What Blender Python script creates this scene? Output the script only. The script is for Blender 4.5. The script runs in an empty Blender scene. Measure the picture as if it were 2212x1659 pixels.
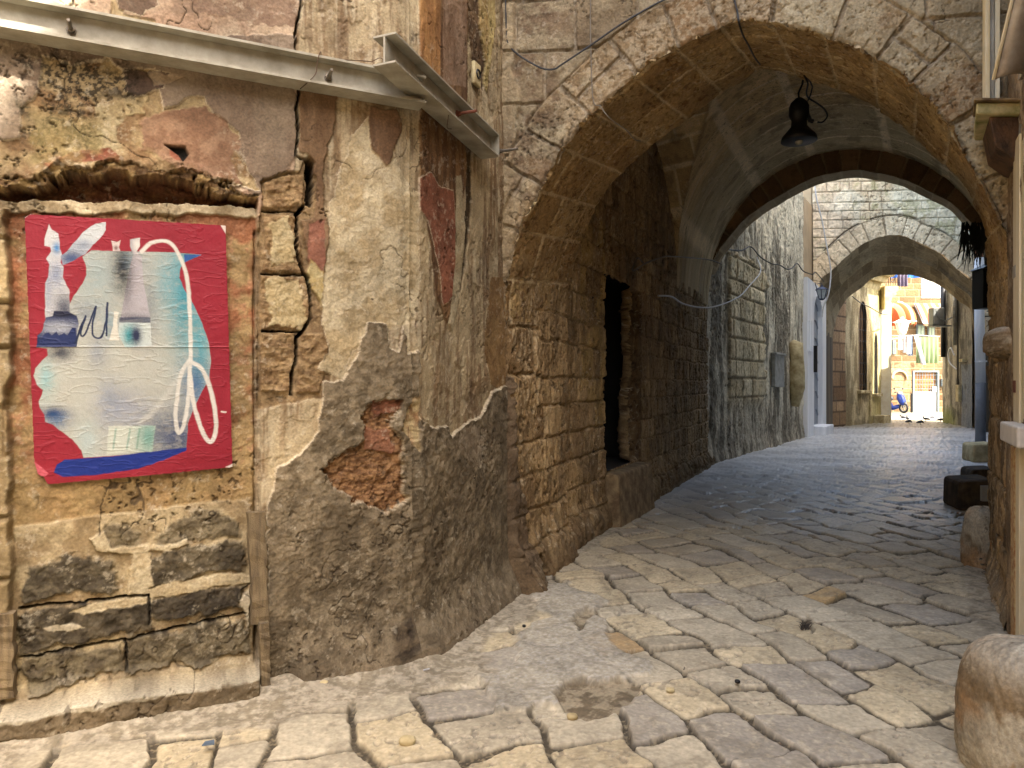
import bpy, math, random
import numpy as np
from mathutils import Vector, Matrix
random.seed(7)
SC = 1.0            # mesh density of the relief surfaces
# ---------------------------------------------------------------- camera, world, sun, exposure
scn = bpy.context.scene
H = 1.55; F = 1534.0; CX = 1106.0; CY = 829.5      # eye height, focal length and centre of the survey frame (2212 x 1659)
cd = bpy.data.cameras.new('camera'); cam = bpy.data.objects.new('camera', cd)
scn.collection.objects.link(cam); scn.camera = cam
cam.location = (0, 0, H); cam.rotation_euler = (math.pi/2, 0, 0)
cd.sensor_width = 36; cd.lens = F/2212*36; cd.clip_start = .05; cd.clip_end = 500
SUN_EL = math.radians(52); SUN_H = Vector((.60, -.80, 0))          # sun stands behind the camera, to the right
world = bpy.data.worlds.new('World'); scn.world = world; world.use_nodes = True
wn = world.node_tree.nodes; wl = world.node_tree.links
sky = wn.new('ShaderNodeTexSky'); sky.sky_type = 'NISHITA'; sky.sun_disc = False
sky.sun_elevation = SUN_EL; sky.sun_rotation = math.atan2(SUN_H.x, SUN_H.y)
sky.dust_density = 3.0; sky.air_density = 1.0
tint = wn.new('ShaderNodeMix'); tint.data_type = 'RGBA'; tint.blend_type = 'MULTIPLY'; tint.inputs[0].default_value = 1
tint.inputs[7].default_value = (1.0, .94, .83, 1)                  # thin bright cloud takes the blue out of the sky light
wl.new(sky.outputs[0], tint.inputs[6]); wl.new(tint.outputs[2], wn['Background'].inputs[0])
wn['Background'].inputs[1].default_value = .15
sd = bpy.data.lights.new('sun', 'SUN'); sd.energy = 2.0; sd.angle = math.radians(.5); sd.color = (1, .94, .84)
sun = bpy.data.objects.new('sun', sd); scn.collection.objects.link(sun)
dirv = Vector((SUN_H.x*math.cos(SUN_EL), SUN_H.y*math.cos(SUN_EL), math.sin(SUN_EL)))
sun.rotation_euler = dirv.to_track_quat('Z', 'Y').to_euler(); sun.location = (0, 0, 30)
vs = scn.view_settings; vs.view_transform = 'Standard'; vs.look = 'None'; vs.gamma = 1; vs.use_curve_mapping = False
vs.exposure = 3.3
scn.render.engine = 'CYCLES'
scn.cycles.max_bounces = 10; scn.cycles.diffuse_bounces = 7

# ---------------------------------------------------------------- noise and masks (numpy)
def hsh(ix, iy, s):
    n = (ix.astype(np.int64)*374761393 + iy.astype(np.int64)*668265263 + int(s)*974634777) & 0xffffffff
    n = ((n ^ (n >> 13))*1274126177) & 0xffffffff
    n = ((n ^ (n >> 15))*2246822519) & 0xffffffff
    return ((n ^ (n >> 16)) & 0xffff)/65535.0
def vn(x, y, s=0):
    ix = np.floor(x); iy = np.floor(y); fx = x-ix; fy = y-iy
    fx = fx*fx*fx*(fx*(fx*6-15)+10); fy = fy*fy*fy*(fy*(fy*6-15)+10)
    a = hsh(ix, iy, s); b = hsh(ix+1, iy, s); c = hsh(ix, iy+1, s); d = hsh(ix+1, iy+1, s)
    return a+(b-a)*fx+(c-a)*fy+(a-b-c+d)*fx*fy
def fbm(x, y, f, o=4, s=0, g=.5):
    x = np.asarray(x, float)*f; y = np.asarray(y, float)*f; t = 0; a = 1; n = 0
    for k in range(o):
        t = t + a*vn(x, y, s+k*17); n += a; a *= g
        x, y = (x*1.6-y*1.2)+3.7, (x*1.2+y*1.6)+1.3
    return t/n
def ss(x, a, b):
    t = np.clip((x-a)/(b-a), 0, 1); return t*t*(3-2*t)
def C(r, g, b):
    c = np.array([r, g, b], float)/255
    return np.where(c <= .04045, c/12.92, ((c+.055)/1.055)**2.4)
def mix(a, b, m):
    m = np.asarray(m)[..., None]; return a*(1-m)+b*m
def grime(c, h, x, z, s, amt=.55, f=3., crk=1., rel=.010):
    """wear at every scale: blotches, grain, pocks and hairline cracks"""
    g = fbm(x, z, f, 7, s, .74); c = c*np.clip(1+amt*2.2*(g-.5), .3, 1.7)[..., None]
    g2 = fbm(x, z, f*9, 4, s+31, .8); c = mix(c, C(232, 220, 190), ss(g2, .60, .70)*.30*ss(fbm(x, z, f, 3, s+32), .42, .6))
    pk = ss(fbm(x, z, f*11, 3, s+33, .7), .66, .72)*ss(fbm(x, z, f*.7, 3, s+36), .5, .62); c = mix(c, C(58, 44, 30), pk*.6)
    r = np.abs(fbm(x, z, f*.8, 4, s+34, .6)-.5); k = ss(.0045-r, 0, .003)*ss(fbm(x, z, f*.6, 3, s+35), .50, .56)*crk
    c = mix(c, C(64, 50, 34), k*.75)
    return c, h+rel*2*(g-.5)+rel*.6*(g2-.5)-rel*.9*pk-.006*k
def pdist(x, y, pts):
    """distance to a polyline, arc length of the nearest point"""
    best = np.full(x.shape, 1e9); al = np.zeros(x.shape); L = 0
    for (ax, ay), (bx, by) in zip(pts[:-1], pts[1:]):
        dx = bx-ax; dy = by-ay; l2 = dx*dx+dy*dy+1e-12; l = math.sqrt(l2)
        t = np.clip(((x-ax)*dx+(y-ay)*dy)/l2, 0, 1)
        d = np.hypot(x-ax-t*dx, y-ay-t*dy); m = d < best
        best = np.where(m, d, best); al = np.where(m, L+t*l, al); L += l
    return best, al
def sdf(x, y, pts, marg=.3):
    """signed distance to a polygon, negative inside; far points are left at a large value"""
    out = np.full(x.shape, 9.0); p = np.array(pts, float)
    m = (x > p[:, 0].min()-marg) & (x < p[:, 0].max()+marg) & (y > p[:, 1].min()-marg) & (y < p[:, 1].max()+marg)
    if not m.any(): return out
    X = x[m]; Y = y[m]; ins = np.zeros(X.shape, bool); d = np.full(X.shape, 1e9); n = len(p)
    for i in range(n):
        ax, ay = p[i]; bx, by = p[(i+1) % n]; dx = bx-ax; dy = by-ay
        t = np.clip(((X-ax)*dx+(Y-ay)*dy)/(dx*dx+dy*dy+1e-12), 0, 1)
        d = np.minimum(d, np.hypot(X-ax-t*dx, Y-ay-t*dy))
        c = ((ay > Y) != (by > Y))
        ins ^= c & (X < (bx-ax)*(Y-ay)/(by-ay+1e-12)+ax)
    out[m] = np.where(ins, -d, d); return out
def blocks(u, z, rh, bw, seed, jr=.25, ju=.35, rowedges=None):
    """irregular coursed masonry: distance to the nearest joint and per-stone random numbers"""
    if rowedges is not None:
        e = np.array(rowedges); k = np.clip(np.searchsorted(e, z)-1, 0, len(e)-2).astype(float)
        z0 = e[k.astype(int)]; z1 = e[k.astype(int)+1]
    else:
        zb = lambda q: rh*(q+jr*(hsh(q, q*0+5, seed)-.5))
        k = np.floor(z/rh); k = np.where(z < zb(k), k-1, k); k = np.where(z >= zb(k+1), k+1, k)
        z0 = zb(k); z1 = zb(k+1)
    w = bw*(.75+.5*hsh(k, k*0+9, seed)); off = hsh(k, k*0+3, seed)*w
    ub = lambda q: w*(q+ju*(hsh(q, k, seed+1)-.5))+off
    q = np.floor((u-off)/w); q = np.where(u < ub(q), q-1, q); q = np.where(u >= ub(q+1), q+1, q)
    u0 = ub(q); u1 = ub(q+1)
    du = np.minimum(u-u0, u1-u); dz = np.minimum(z-z0, z1-z)
    r = .035; d = np.where((du < r) & (dz < r), r-np.hypot(r-du, r-dz), np.minimum(du, dz))
    return d, hsh(q, k, seed+2), hsh(q, k, seed+3), (u-u0)/(u1-u0), (z-z0)/(z1-z0)

# ---------------------------------------------------------------- mesh helpers
def link(o, parent=None):
    scn.collection.objects.link(o)
    if parent: o.parent = parent
    return o
def tag(o, label=None, cat=None, group=None, kind=None):
    if label: o['label'] = label
    if cat: o['category'] = cat
    if group: o['group'] = group
    if kind: o['kind'] = kind
    return o
def empty(name, loc, label=None, cat=None, group=None, rz=0):
    o = bpy.data.objects.new(name, None); o.location = loc; o.rotation_euler = (0, 0, rz)
    o.empty_display_size = .2; scn.collection.objects.link(o)
    return tag(o, label, cat, group)
def setparent(o, parent):
    if parent:
        o.parent = parent
        o.matrix_parent_inverse = Matrix.LocRotScale(parent.location, parent.rotation_euler, None).inverted()
def surf(name, P, h, N, col, mat, parent=None, keep=None, rough=None, alb=1.):
    """dense relief sheet: P base points (nu,nv,3), h offset along N, col albedo per point"""
    nu, nv = P.shape[:2]; V = (P+N*h[..., None]).reshape(-1, 3)
    idx = np.arange(nu*nv).reshape(nu, nv)
    q = np.stack([idx[:-1, :-1], idx[1:, :-1], idx[1:, 1:], idx[:-1, 1:]], -1).reshape(-1, 4)
    if keep is not None:
        kf = (keep[:-1, :-1] & keep[1:, :-1] & keep[1:, 1:] & keep[:-1, 1:]).reshape(-1); q = q[kf]
    used = np.zeros(nu*nv, bool); used[q.reshape(-1)] = True
    re = np.cumsum(used)-1; q = re[q]; V = V[used]
    me = bpy.data.meshes.new(name); me.vertices.add(len(V)); me.vertices.foreach_set('co', V.astype(np.float32).ravel())
    me.loops.add(q.size); me.loops.foreach_set('vertex_index', q.astype(np.int32).ravel())
    me.polygons.add(len(q)); me.polygons.foreach_set('loop_start', np.arange(0, q.size, 4, dtype=np.int32))
    me.polygons.foreach_set('loop_total', np.full(len(q), 4, np.int32))
    me.polygons.foreach_set('use_smooth', np.ones(len(q), bool))
    a = me.color_attributes.new('Col', 'FLOAT_COLOR', 'POINT')
    if alb < .67: col = mix(col, (col @ np.array([.3, .55, .15]))[..., None]*np.array([1.03, 1., .9]), .18+0*h)
    cc = np.ones((nu*nv, 4), np.float32); cc[:, :3] = np.clip(col.reshape(-1, 3)*alb, .004, .9)
    cc[:, 3] = .9 if rough is None else rough.reshape(-1)
    a.data.foreach_set('color', cc[used].ravel())
    me.update(calc_edges=True); me.materials.append(mat)
    o = bpy.data.objects.new(name, me); scn.collection.objects.link(o); setparent(o, parent)
    return o
class MB:
    def __init__(s): s.v = []; s.f = []
    def add(s, v, f):
        n = len(s.v); s.v += [tuple(p) for p in v]; s.f += [tuple(i+n for i in q) for q in f]; return s
    def quadbox(s, c8):
        return s.add(c8, [(0, 3, 2, 1), (4, 5, 6, 7), (0, 1, 5, 4), (1, 2, 6, 5), (2, 3, 7, 6), (3, 0, 4, 7)])
    def box(s, x0, x1, y0, y1, z0, z1):
        return s.quadbox([(x0, y0, z0), (x1, y0, z0), (x1, y1, z0), (x0, y1, z0), (x0, y0, z1), (x1, y0, z1), (x1, y1, z1), (x0, y1, z1)])
    def fbox(s, o, ex, ey, ez):
        """box from an origin and three edge vectors"""
        o = np.array(o, float); ex = np.array(ex, float); ey = np.array(ey, float); ez = np.array(ez, float)
        return s.quadbox([o, o+ex, o+ex+ey, o+ey, o+ez, o+ex+ez, o+ex+ey+ez, o+ey+ez])
    def prism(s, poly, ez):
        """polygon (3-D points) pushed along ez"""
        n = len(poly); a = [np.array(p, float) for p in poly]; b = [p+np.array(ez, float) for p in a]
        return s.add(a+b, [tuple(range(n))[::-1], tuple(range(n, 2*n))]+[(i, (i+1) % n, n+(i+1) % n, n+i) for i in range(n)])
    def tube(s, pts, r, n=8, cap=True):
        pts = [Vector(p) for p in pts]; R = r if hasattr(r, '__len__') else [r]*len(pts); base = len(s.v); up = None
        for i, p in enumerate(pts):
            d = (pts[min(i+1, len(pts)-1)]-pts[max(i-1, 0)])
            d = d.normalized() if d.length > 0 else Vector((0, 0, 1))
            if up is None: up = d.orthogonal().normalized()
            up = (up-d*up.dot(d)); up = up.normalized() if up.length > 1e-6 else d.orthogonal().normalized(); w = d.cross(up)
            for k in range(n):
                a = 2*math.pi*k/n; s.v.append(tuple(p+(up*math.cos(a)+w*math.sin(a))*R[i]))
        for i in range(len(pts)-1):
            for k in range(n):
                a = base+i*n+k; b = base+i*n+(k+1) % n; s.f.append((a, b, b+n, a+n))
        if cap:
            s.f.append(tuple(base+k for k in range(n))[::-1]); s.f.append(tuple(base+(len(pts)-1)*n+k for k in range(n)))
        return s
    def lathe(s, c, prof, n=16, axis=(0, 0, 1)):
        ax = Vector(axis).normalized(); u = ax.orthogonal().normalized(); w = ax.cross(u); base = len(s.v); c = Vector(c)
        for r, h in prof:
            for k in range(n):
                a = 2*math.pi*k/n; s.v.append(tuple(c+ax*h+(u*math.cos(a)+w*math.sin(a))*max(r, 1e-4)))
        for i in range(len(prof)-1):
            for k in range(n):
                a = base+i*n+k; b = base+i*n+(k+1) % n; s.f.append((a, b, b+n, a+n))
        s.f.append(tuple(base+k for k in range(n))[::-1]); s.f.append(tuple(base+(len(prof)-1)*n+k for k in range(n)))
        return s
    def build(s, name, mat, parent=None, smooth=False, bevel=0):
        me = bpy.data.meshes.new(name); me.from_pydata(s.v, [], s.f); me.materials.append(mat)
        if smooth: me.polygons.foreach_set('use_smooth', [True]*len(me.polygons))
        me.update(); o = bpy.data.objects.new(name, me); scn.collection.objects.link(o); setparent(o, parent)
        if bevel:
            b = o.modifiers.new('bevel', 'BEVEL'); b.width = bevel; b.segments = 2; b.limit_method = 'ANGLE'
        return o
def spline(pts, n=8):
    """Catmull-Rom through the points"""
    P = [np.array(p, float) for p in pts]; P = [2*P[0]-P[1]]+P+[2*P[-1]-P[-2]]; out = []
    for i in range(1, len(P)-2):
        for k in range(n):
            t = k/n
            out.append(.5*((2*P[i])+(-P[i-1]+P[i+1])*t+(2*P[i-1]-5*P[i]+4*P[i+1]-P[i+2])*t*t+(-P[i-1]+3*P[i]-3*P[i+1]+P[i+2])*t**3))
    out.append(P[-2]); return out
def resample(pts, n):
    p = np.array(pts, float); s = np.r_[0, np.cumsum(np.linalg.norm(np.diff(p, axis=0), axis=1))]
    t = np.linspace(0, s[-1], n); return np.stack([np.interp(t, s, p[:, i]) for i in range(p.shape[1])], -1), s[-1]
class Plane:
    """upright wall through ground points a and b; t runs from a to b; the normal faces the viewer's side"""
    def __init__(s, a, b):
        s.a = np.array(a, float); v = np.array(b, float)-s.a; s.L = float(np.hypot(*v)); s.d = v/s.L
        n = np.array([s.d[1], -s.d[0]]); s.n = n if np.dot(n, -s.a) > 0 else -n
    def at(s, x, y):
        r = (x-CX)/F; t = (r*s.a[1]-s.a[0])/(s.d[0]-r*s.d[1]); Y = s.a[1]+s.d[1]*t
        return (t, H+(CY-y)/F*Y)
    def ats(s, pts): return [s.at(*p) for p in pts]
    def P(s, t, z, h=0):
        t, z, h = np.broadcast_arrays(np.asarray(t, float), np.asarray(z, float), np.asarray(h, float))
        return np.stack([s.a[0]+s.d[0]*t+s.n[0]*h, s.a[1]+s.d[1]*t+s.n[1]*h, z], -1)
    @property
    def N(s): return np.array([s.n[0], s.n[1], 0.])
    def W(s, x, y, h=0): return s.P(*s.at(x, y), h)
    def v3(s): return np.array([s.d[0], s.d[1], 0.])
def at3(x, y, Y): return np.array([(x-CX)/F*Y, Y, H+(CY-y)/F*Y])
def lin(a, b, step): return np.linspace(a, b, max(2, int(round((b-a)/(step/SC)))+1))

# ---------------------------------------------------------------- materials
def new_mat(name):
    m = bpy.data.materials.new(name); m.use_nodes = True; nt = m.node_tree
    return m, nt, nt.nodes['Principled BSDF']
def relief_mat(name, fine=90, var=.22, bump=.25, spec=.3, bscale=None, dist=.004):
    m, nt, b = new_mat(name); N = nt.nodes; L = nt.links
    at = N.new('ShaderNodeAttribute'); at.attribute_name = 'Col'
    tc = N.new('ShaderNodeTexCoord')
    n1 = N.new('ShaderNodeTexNoise'); n1.inputs['Scale'].default_value = fine; n1.inputs['Detail'].default_value = 5
    L.new(tc.outputs['Object'], n1.inputs['Vector'])
    mr = N.new('ShaderNodeMapRange'); mr.inputs[1].default_value = .3; mr.inputs[2].default_value = .7
    mr.inputs[3].default_value = 1-var; mr.inputs[4].default_value = 1+var
    L.new(n1.outputs['Fac'], mr.inputs[0])
    mx = N.new('ShaderNodeVectorMath'); mx.operation = 'SCALE'
    L.new(at.outputs['Color'], mx.inputs[0]); L.new(mr.outputs[0], mx.inputs['Scale'])
    L.new(mx.outputs[0], b.inputs['Base Color']); L.new(at.outputs['Alpha'], b.inputs['Roughness'])
    b.inputs['Specular IOR Level'].default_value = spec
    n2 = N.new('ShaderNodeTexNoise'); n2.inputs['Scale'].default_value = bscale or fine*1.3; n2.inputs['Detail'].default_value = 6
    n2.inputs['Roughness'].default_value = .65
    L.new(tc.outputs['Object'], n2.inputs['Vector'])
    bp = N.new('ShaderNodeBump'); bp.inputs['Strength'].default_value = bump; bp.inputs['Distance'].default_value = dist*2
    L.new(n2.outputs['Fac'], bp.inputs['Height']); L.new(bp.outputs[0], b.inputs['Normal'])
    return m
def mat(name, c, rough=.7, metal=0, var=.25, scale=12, c2=None, bump=.2, streak=False, emit=None):
    """plain material with two-tone noise wear"""
    m, nt, b = new_mat(name); N = nt.nodes; L = nt.links
    tc = N.new('ShaderNodeTexCoord'); mp = N.new('ShaderNodeMapping')
    if streak: mp.inputs['Scale'].default_value = (1, 1, .12)
    L.new(tc.outputs['Object'], mp.inputs[0])
    n1 = N.new('ShaderNodeTexNoise'); n1.inputs['Scale'].default_value = scale; n1.inputs['Detail'].default_value = 7
    n1.inputs['Roughness'].default_value = .62; L.new(mp.outputs[0], n1.inputs['Vector'])
    cr = N.new('ShaderNodeValToRGB'); cr.color_ramp.elements[0].position = .36; cr.color_ramp.elements[1].position = .66
    lc = C(*c); l2 = C(*c2) if c2 else lc*(1-var)
    cr.color_ramp.elements[0].color = (*l2, 1); cr.color_ramp.elements[1].color = (*lc, 1)
    L.new(n1.outputs['Fac'], cr.inputs[0]); L.new(cr.outputs[0], b.inputs['Base Color'])
    b.inputs['Roughness'].default_value = rough; b.inputs['Metallic'].default_value = metal
    if bump:
        n2 = N.new('ShaderNodeTexNoise'); n2.inputs['Scale'].default_value = scale*5; n2.inputs['Detail'].default_value = 5
        L.new(tc.outputs['Object'], n2.inputs['Vector'])
        bp = N.new('ShaderNodeBump'); bp.inputs['Strength'].default_value = bump; bp.inputs['Distance'].default_value = .01
        L.new(n2.outputs['Fac'], bp.inputs['Height']); L.new(bp.outputs[0], b.inputs['Normal'])
    return m
M_rel = relief_mat('weathered_wall')
M_relC = relief_mat('porous_stone', fine=60, var=.25, bump=.45, bscale=70, dist=.008)
M_far = relief_mat('far_masonry', fine=14, var=.22, bump=.5, bscale=16, dist=.02)
M_floor = relief_mat('paving_stone', fine=45, var=.2, bump=.2, spec=.5, bscale=80, dist=.003)
M_paper = relief_mat('painted_paper', fine=260, var=.10, bump=.12, bscale=120, dist=.002)
M_mass = mat('plain_render', (170, 150, 120), .9, scale=2, bump=.3)
M_galv = mat('galvanised_steel', (168, 164, 150), .6, .15, scale=7, c2=(132, 127, 112), bump=.1)
M_bolt = mat('bolt_steel', (120, 112, 100), .45, .6, scale=60)
M_rust = mat('rust', (112, 62, 40), .8, .1, scale=60)
M_black = mat('black_iron', (20, 20, 22), .5, .2, scale=20)
M_cable = mat('black_cable', (30, 28, 28), .6, 0, scale=20, bump=0)
M_grey = mat('grey_cable', (120, 112, 98), .7, 0, scale=20, bump=0)
M_wcable = mat('pale_cable', (205, 205, 205), .6, 0, scale=20, bump=0)
M_wood = mat('old_timber', (128, 112, 84), .9, 0, scale=40, c2=(84, 72, 54), streak=True, bump=.5)
M_glass = mat('dark_glass', (60, 66, 70), .15, 0, bump=0)
# ---------------------------------------------------------------- the survey lines of the lane
PA = Plane((-2.26, 3.13), (-.556, 3.946)); PB = Plane((-.556, 3.946), (-.054, 5.19))
PC = Plane((-.054, 5.19), (3.1, 4.4)); TD = np.array([.4226, .9063]); LC = np.array([-.054, 5.19])
PT = Plane(LC, LC+TD*9.6)
def paintlayer(c, h, x, z, poly, c1, c2, dh=0, e=.004, wp=.02, wf=9, seed=1, nf=14, st=1, rg=0, rim=0, rimc=(225, 208, 175)):
    """one coat or patch of the wall: ragged outline, two-tone colour, own thickness"""
    p = np.array(poly, float); mg = wp*2.+.03
    i = np.where((x[:, 0] > p[:, 0].min()-mg) & (x[:, 0] < p[:, 0].max()+mg))[0]; j = np.where((z[0] > p[:, 1].min()-mg) & (z[0] < p[:, 1].max()+mg))[0]
    if len(i) == 0 or len(j) == 0: return c, h
    S = np.s_[i[0]:i[-1]+1, j[0]:j[-1]+1]; x = x[S]; z = z[S]; C0 = c; H0 = h; c = c[S]; h = h[S]
    X = x+(fbm(x, z, wf*.6, 6, seed, .66)-.5)*wp*3.6; Z = z+(fbm(x, z, wf*.6, 6, seed+50, .66)-.5)*wp*3.6
    d = sdf(X, Z, poly); m = ss(-d, -e, e)
    n = ss(fbm(x, z*st, nf, 5, seed+9, .6), .33, .67)
    c = mix(c, mix(C(*c1), C(*c2), n), m)
    if rim: c = mix(c, C(*rimc), ss(rim-np.abs(d), 0, rim*.6)*.75)
    h = h*(1-m)+m*(dh+(rg*(fbm(x, z, 22, 5, seed+4, .6)-.5) if rg else 0))
    C0 = C0.copy() if C0.base is not None else C0; C0[S] = c; H0 = np.array(H0); H0[S] = h
    return C0, H0
def crack(c, h, x, z, pts, w, depth=.1, seed=3):
    p = np.array(pts, float); i = np.where((x[:, 0] > p[:, 0].min()-.06) & (x[:, 0] < p[:, 0].max()+.06))[0]; j = np.where((z[0] > p[:, 1].min()-.06) & (z[0] < p[:, 1].max()+.06))[0]
    if len(i) == 0 or len(j) == 0: return c, h
    S = np.s_[i[0]:i[-1]+1, j[0]:j[-1]+1]; C0 = np.array(c); H0 = np.array(h); c = c[S]; h = h[S]; x = x[S]; z = z[S]
    X = x+(fbm(x, z, 35, 3, seed)-.5)*.012; Z = z+(fbm(x, z, 35, 3, seed+1)-.5)*.012
    d, _ = pdist(X, Z, pts); m = ss(w-d, -.0015, .0015)
    C0[S] = mix(c, C(34, 26, 18), m*.85); H0[S] = h-m*depth
    return C0, H0
def house_wall(pl, x, z):
    A = pl.ats; isA = pl is PA
    # weathered lime coats run down in streaks
    sx = x if isA else x+1.89
    st = fbm(sx, z*.10, 13, 4, 11, .6); st2 = fbm(sx, z*.05, 34, 3, 12); pt = fbm(sx, z, 7, 5, 13, .6)
    c = mix(C(198, 178, 136), C(150, 122, 84), ss(st*.6+pt*.4, .42, .62))
    c = mix(c, C(216, 200, 162), ss(st2*.5+pt*.5, .52, .68)*.8)
    c = mix(c, C(128, 98, 66), ss(fbm(sx, z*.12, 22, 4, 14, .6), .58, .7)*.6)
    h = .010*(fbm(sx, z*.4, 9, 5, 15, .55)-.5)+.004*ss(pt, .48, .52)
    L = lambda poly, c1, c2, **k: paintlayer(c, h, x, z, A(poly), c1, c2, **k)
    # upper storey coat above the beam
    c, h = L([(-900, -900), (652, -900), (650, 0), (640, 70), (642, 135), (640, 460), (560, 470), (-900, 470)], (208, 182, 150), (184, 150, 120), dh=.012, seed=21, nf=5, rg=.004)
    c, h = L([(-900, -300), (130, -300), (150, 20), (110, 34), (70, 20), (60, 45), (-900, 30)], (205, 180, 160), (170, 140, 130), dh=.006, seed=22, nf=20, rim=.004)
    c, h = L([(80, -40), (150, -40), (158, 12), (120, 32), (90, 20)], (212, 196, 160), (196, 176, 130), dh=.003, seed=23)
    c, h = L([(235, -40), (255, -40), (262, 25), (335, 40), (345, 70), (240, 66), (232, 20)], (206, 186, 140), (188, 160, 112), dh=.003, seed=24)
    c, h = L([(244, -60), (330, -60), (350, 15), (305, 38), (262, 22)], (150, 122, 100), (120, 96, 76), dh=.014, seed=25, rim=.003)
    c, h = L([(360, -200), (640, -200), (632, 60), (560, 55), (470, 20), (380, 40)], (176, 146, 118), (150, 120, 96), dh=.013, seed=26, nf=6, wp=.05)
    # wall below the beam: mauve coat, ochre lime, black mould
    c, h = L([(-900, 80), (640, 80), (640, 345), (600, 385), (565, 420), (460, 400), (-900, 400)], (160, 140, 116), (142, 120, 98), dh=.016, seed=31, nf=5, st=.4, rg=.004)
    c, h = L([(88, 120), (150, 140), (230, 128), (262, 150), (330, 150), (345, 200), (352, 240), (420, 215), (440, 216), (470, 256), (520, 285), (524, 300), (505, 318), (520, 350), (560, 412), (460, 400), (-900, 400), (-900, 300), (40, 300), (50, 260), (80, 190)], (192, 168, 118), (150, 116, 74), dh=.004, seed=32, nf=11, rg=.012, rim=.004)
    c, h = L([(320, 250), (440, 235), (515, 300), (500, 345), (530, 400), (420, 380), (340, 340), (300, 330)], (172, 134, 102), (150, 110, 80), dh=.008, seed=33, nf=14, wp=.03)
    c, h = L([(205, 225), (262, 215), (262, 320), (215, 325)], (204, 188, 142), (184, 162, 112), dh=.006, seed=34, wp=.03)
    c, h = L([(270, 210), (318, 215), (310, 250), (272, 255)], (196, 176, 126), (176, 154, 104), dh=.009, seed=35)
    c, h = L([(268, 150), (360, 165), (350, 200), (285, 210), (262, 195)], (116, 92, 76), (96, 76, 62), dh=.017, seed=36, rim=.003)
    c, h = L([(320, 160), (402, 168), (380, 178), (335, 185)], (196, 176, 150), (170, 148, 120), dh=.006, seed=37)
    c, h = L([(98, 358), (160, 330), (235, 322), (258, 348), (245, 356), (150, 350), (110, 366)], (176, 98, 62), (150, 82, 52), dh=.006, seed=38, wp=.015)
    c, h = L([(368, 320), (392, 330), (384, 350), (368, 345)], (186, 108, 78), (160, 90, 62), dh=.007, seed=39)
    mould = ss(-sdf(x+(fbm(x, z, 4, 3, 41)-.5)*.3, z+(fbm(x, z, 4, 3, 42)-.5)*.3, A([(30, 105), (335, 130), (330, 205), (240, 215), (265, 330), (170, 300), (120, 345), (40, 345), (40, 230), (80, 180)])), -.06, .06)
    if isA:
        sp = ss(fbm(x, z, 60, 4, 43, .7), .46, .58)*ss(fbm(x, z, 8, 4, 44, .6), .36, .56)
        top = ss(z, 2.55, 2.95)
        c = mix(c, C(58, 50, 38), np.clip(mould*np.clip(sp+ss(fbm(x, z, 9, 4, 45, .6), .5, .68)*top, 0, 1), 0, .88))
        c = mix(c, C(180, 162, 96), ss(fbm(x, z, 6, 4, 46), .52, .66)*ss(-sdf(x, z, A([(-900, 250), (330, 250), (330, 400), (-900, 400)])), -.1, .1)*.55)
        d = sdf(x, z, A([(355, 313), (372, 316), (400, 318), (407, 335), (395, 350), (385, 335), (372, 326)])); m = ss(-d, -.004, .004)
        c = mix(c, C(30, 26, 20), m); h = h-m*.03
    # masonry exposed to the right of the niche: rendered quoin blocks either side of the crack
    c, h = L([(566, 392), (610, 378), (652, 372), (662, 330), (690, 350), (680, 470), (690, 560), (700, 700), (716, 740), (714, 860), (560, 880), (556, 470)], (176, 146, 98), (140, 112, 74), dh=-.012, seed=51, nf=30, rg=.012)
    for k, (q, f) in enumerate([([(568, 396), (612, 382), (650, 378), (655, 440), (654, 452), (568, 448)], 0), ([(567, 462), (640, 464), (645, 500), (652, 590), (570, 586)], 1), ([(567, 597), (655, 597), (670, 640), (668, 690), (650, 712), (567, 708)], 1), ([(566, 722), (636, 724), (634, 780), (628, 846), (566, 846)], 0), ([(644, 722), (700, 722), (712, 760), (690, 848), (640, 848)], 0)]):
        c, h = L(q, (182, 150, 100), (140, 108, 66), dh=.004, e=.005, seed=52+k, wp=.014, nf=26, st=2.2, rg=.04)
        if f:
            cx = sum(p[0] for p in q)/len(q); cy = sum(p[1] for p in q)/len(q)
            c, h = L([(cx+(p[0]-cx)*.72, cy+(p[1]-cy)*.78) for p in q], (214, 196, 146), (198, 176, 122), dh=.008, seed=60+k, wp=.035, rg=.02)
    # right-hand coats
    c, h = L([(644, 150), (735, 150), (720, 300), (700, 345), (700, 420), (712, 500), (702, 600), (708, 640), (668, 560), (655, 480), (682, 480), (684, 350), (650, 330)], (150, 118, 82), (128, 96, 62), dh=.014, seed=61, st=.15, nf=20)
    c, h = L([(664, 480), (702, 470), (705, 560), (690, 600), (668, 560)], (172, 110, 84), (150, 92, 70), dh=.012, seed=62, wp=.015)
    c, h = L([(664, 560), (700, 590), (705, 690), (690, 640), (666, 600)], (206, 188, 128), (190, 166, 100), dh=.01, seed=63)
    c, h = L([(712, 450), (760, 300), (800, 250), (850, 330), (880, 390), (905, 420), (905, 600), (900, 700), (800, 720), (760, 760), (740, 820), (690, 800), (712, 760), (690, 650), (705, 560)], (214, 198, 158), (190, 168, 122), dh=.004, seed=64, nf=9, rg=.014, rim=.003)
    c, h = L([(795, 235), (855, 235), (862, 290), (835, 360), (800, 320), (790, 270)], (140, 106, 72), (120, 88, 58), dh=.015, seed=65, st=.3)
    # terracotta and brown bands of the return
    c, h = L([(903, -900), (1008, -900), (1008, 240), (1004, 400), (985, 470), (980, 600), (965, 700), (940, 640), (928, 540), (905, 400)], (150, 112, 66), (110, 76, 44), dh=.012, seed=71, st=.12, nf=26, wp=.01)
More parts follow.
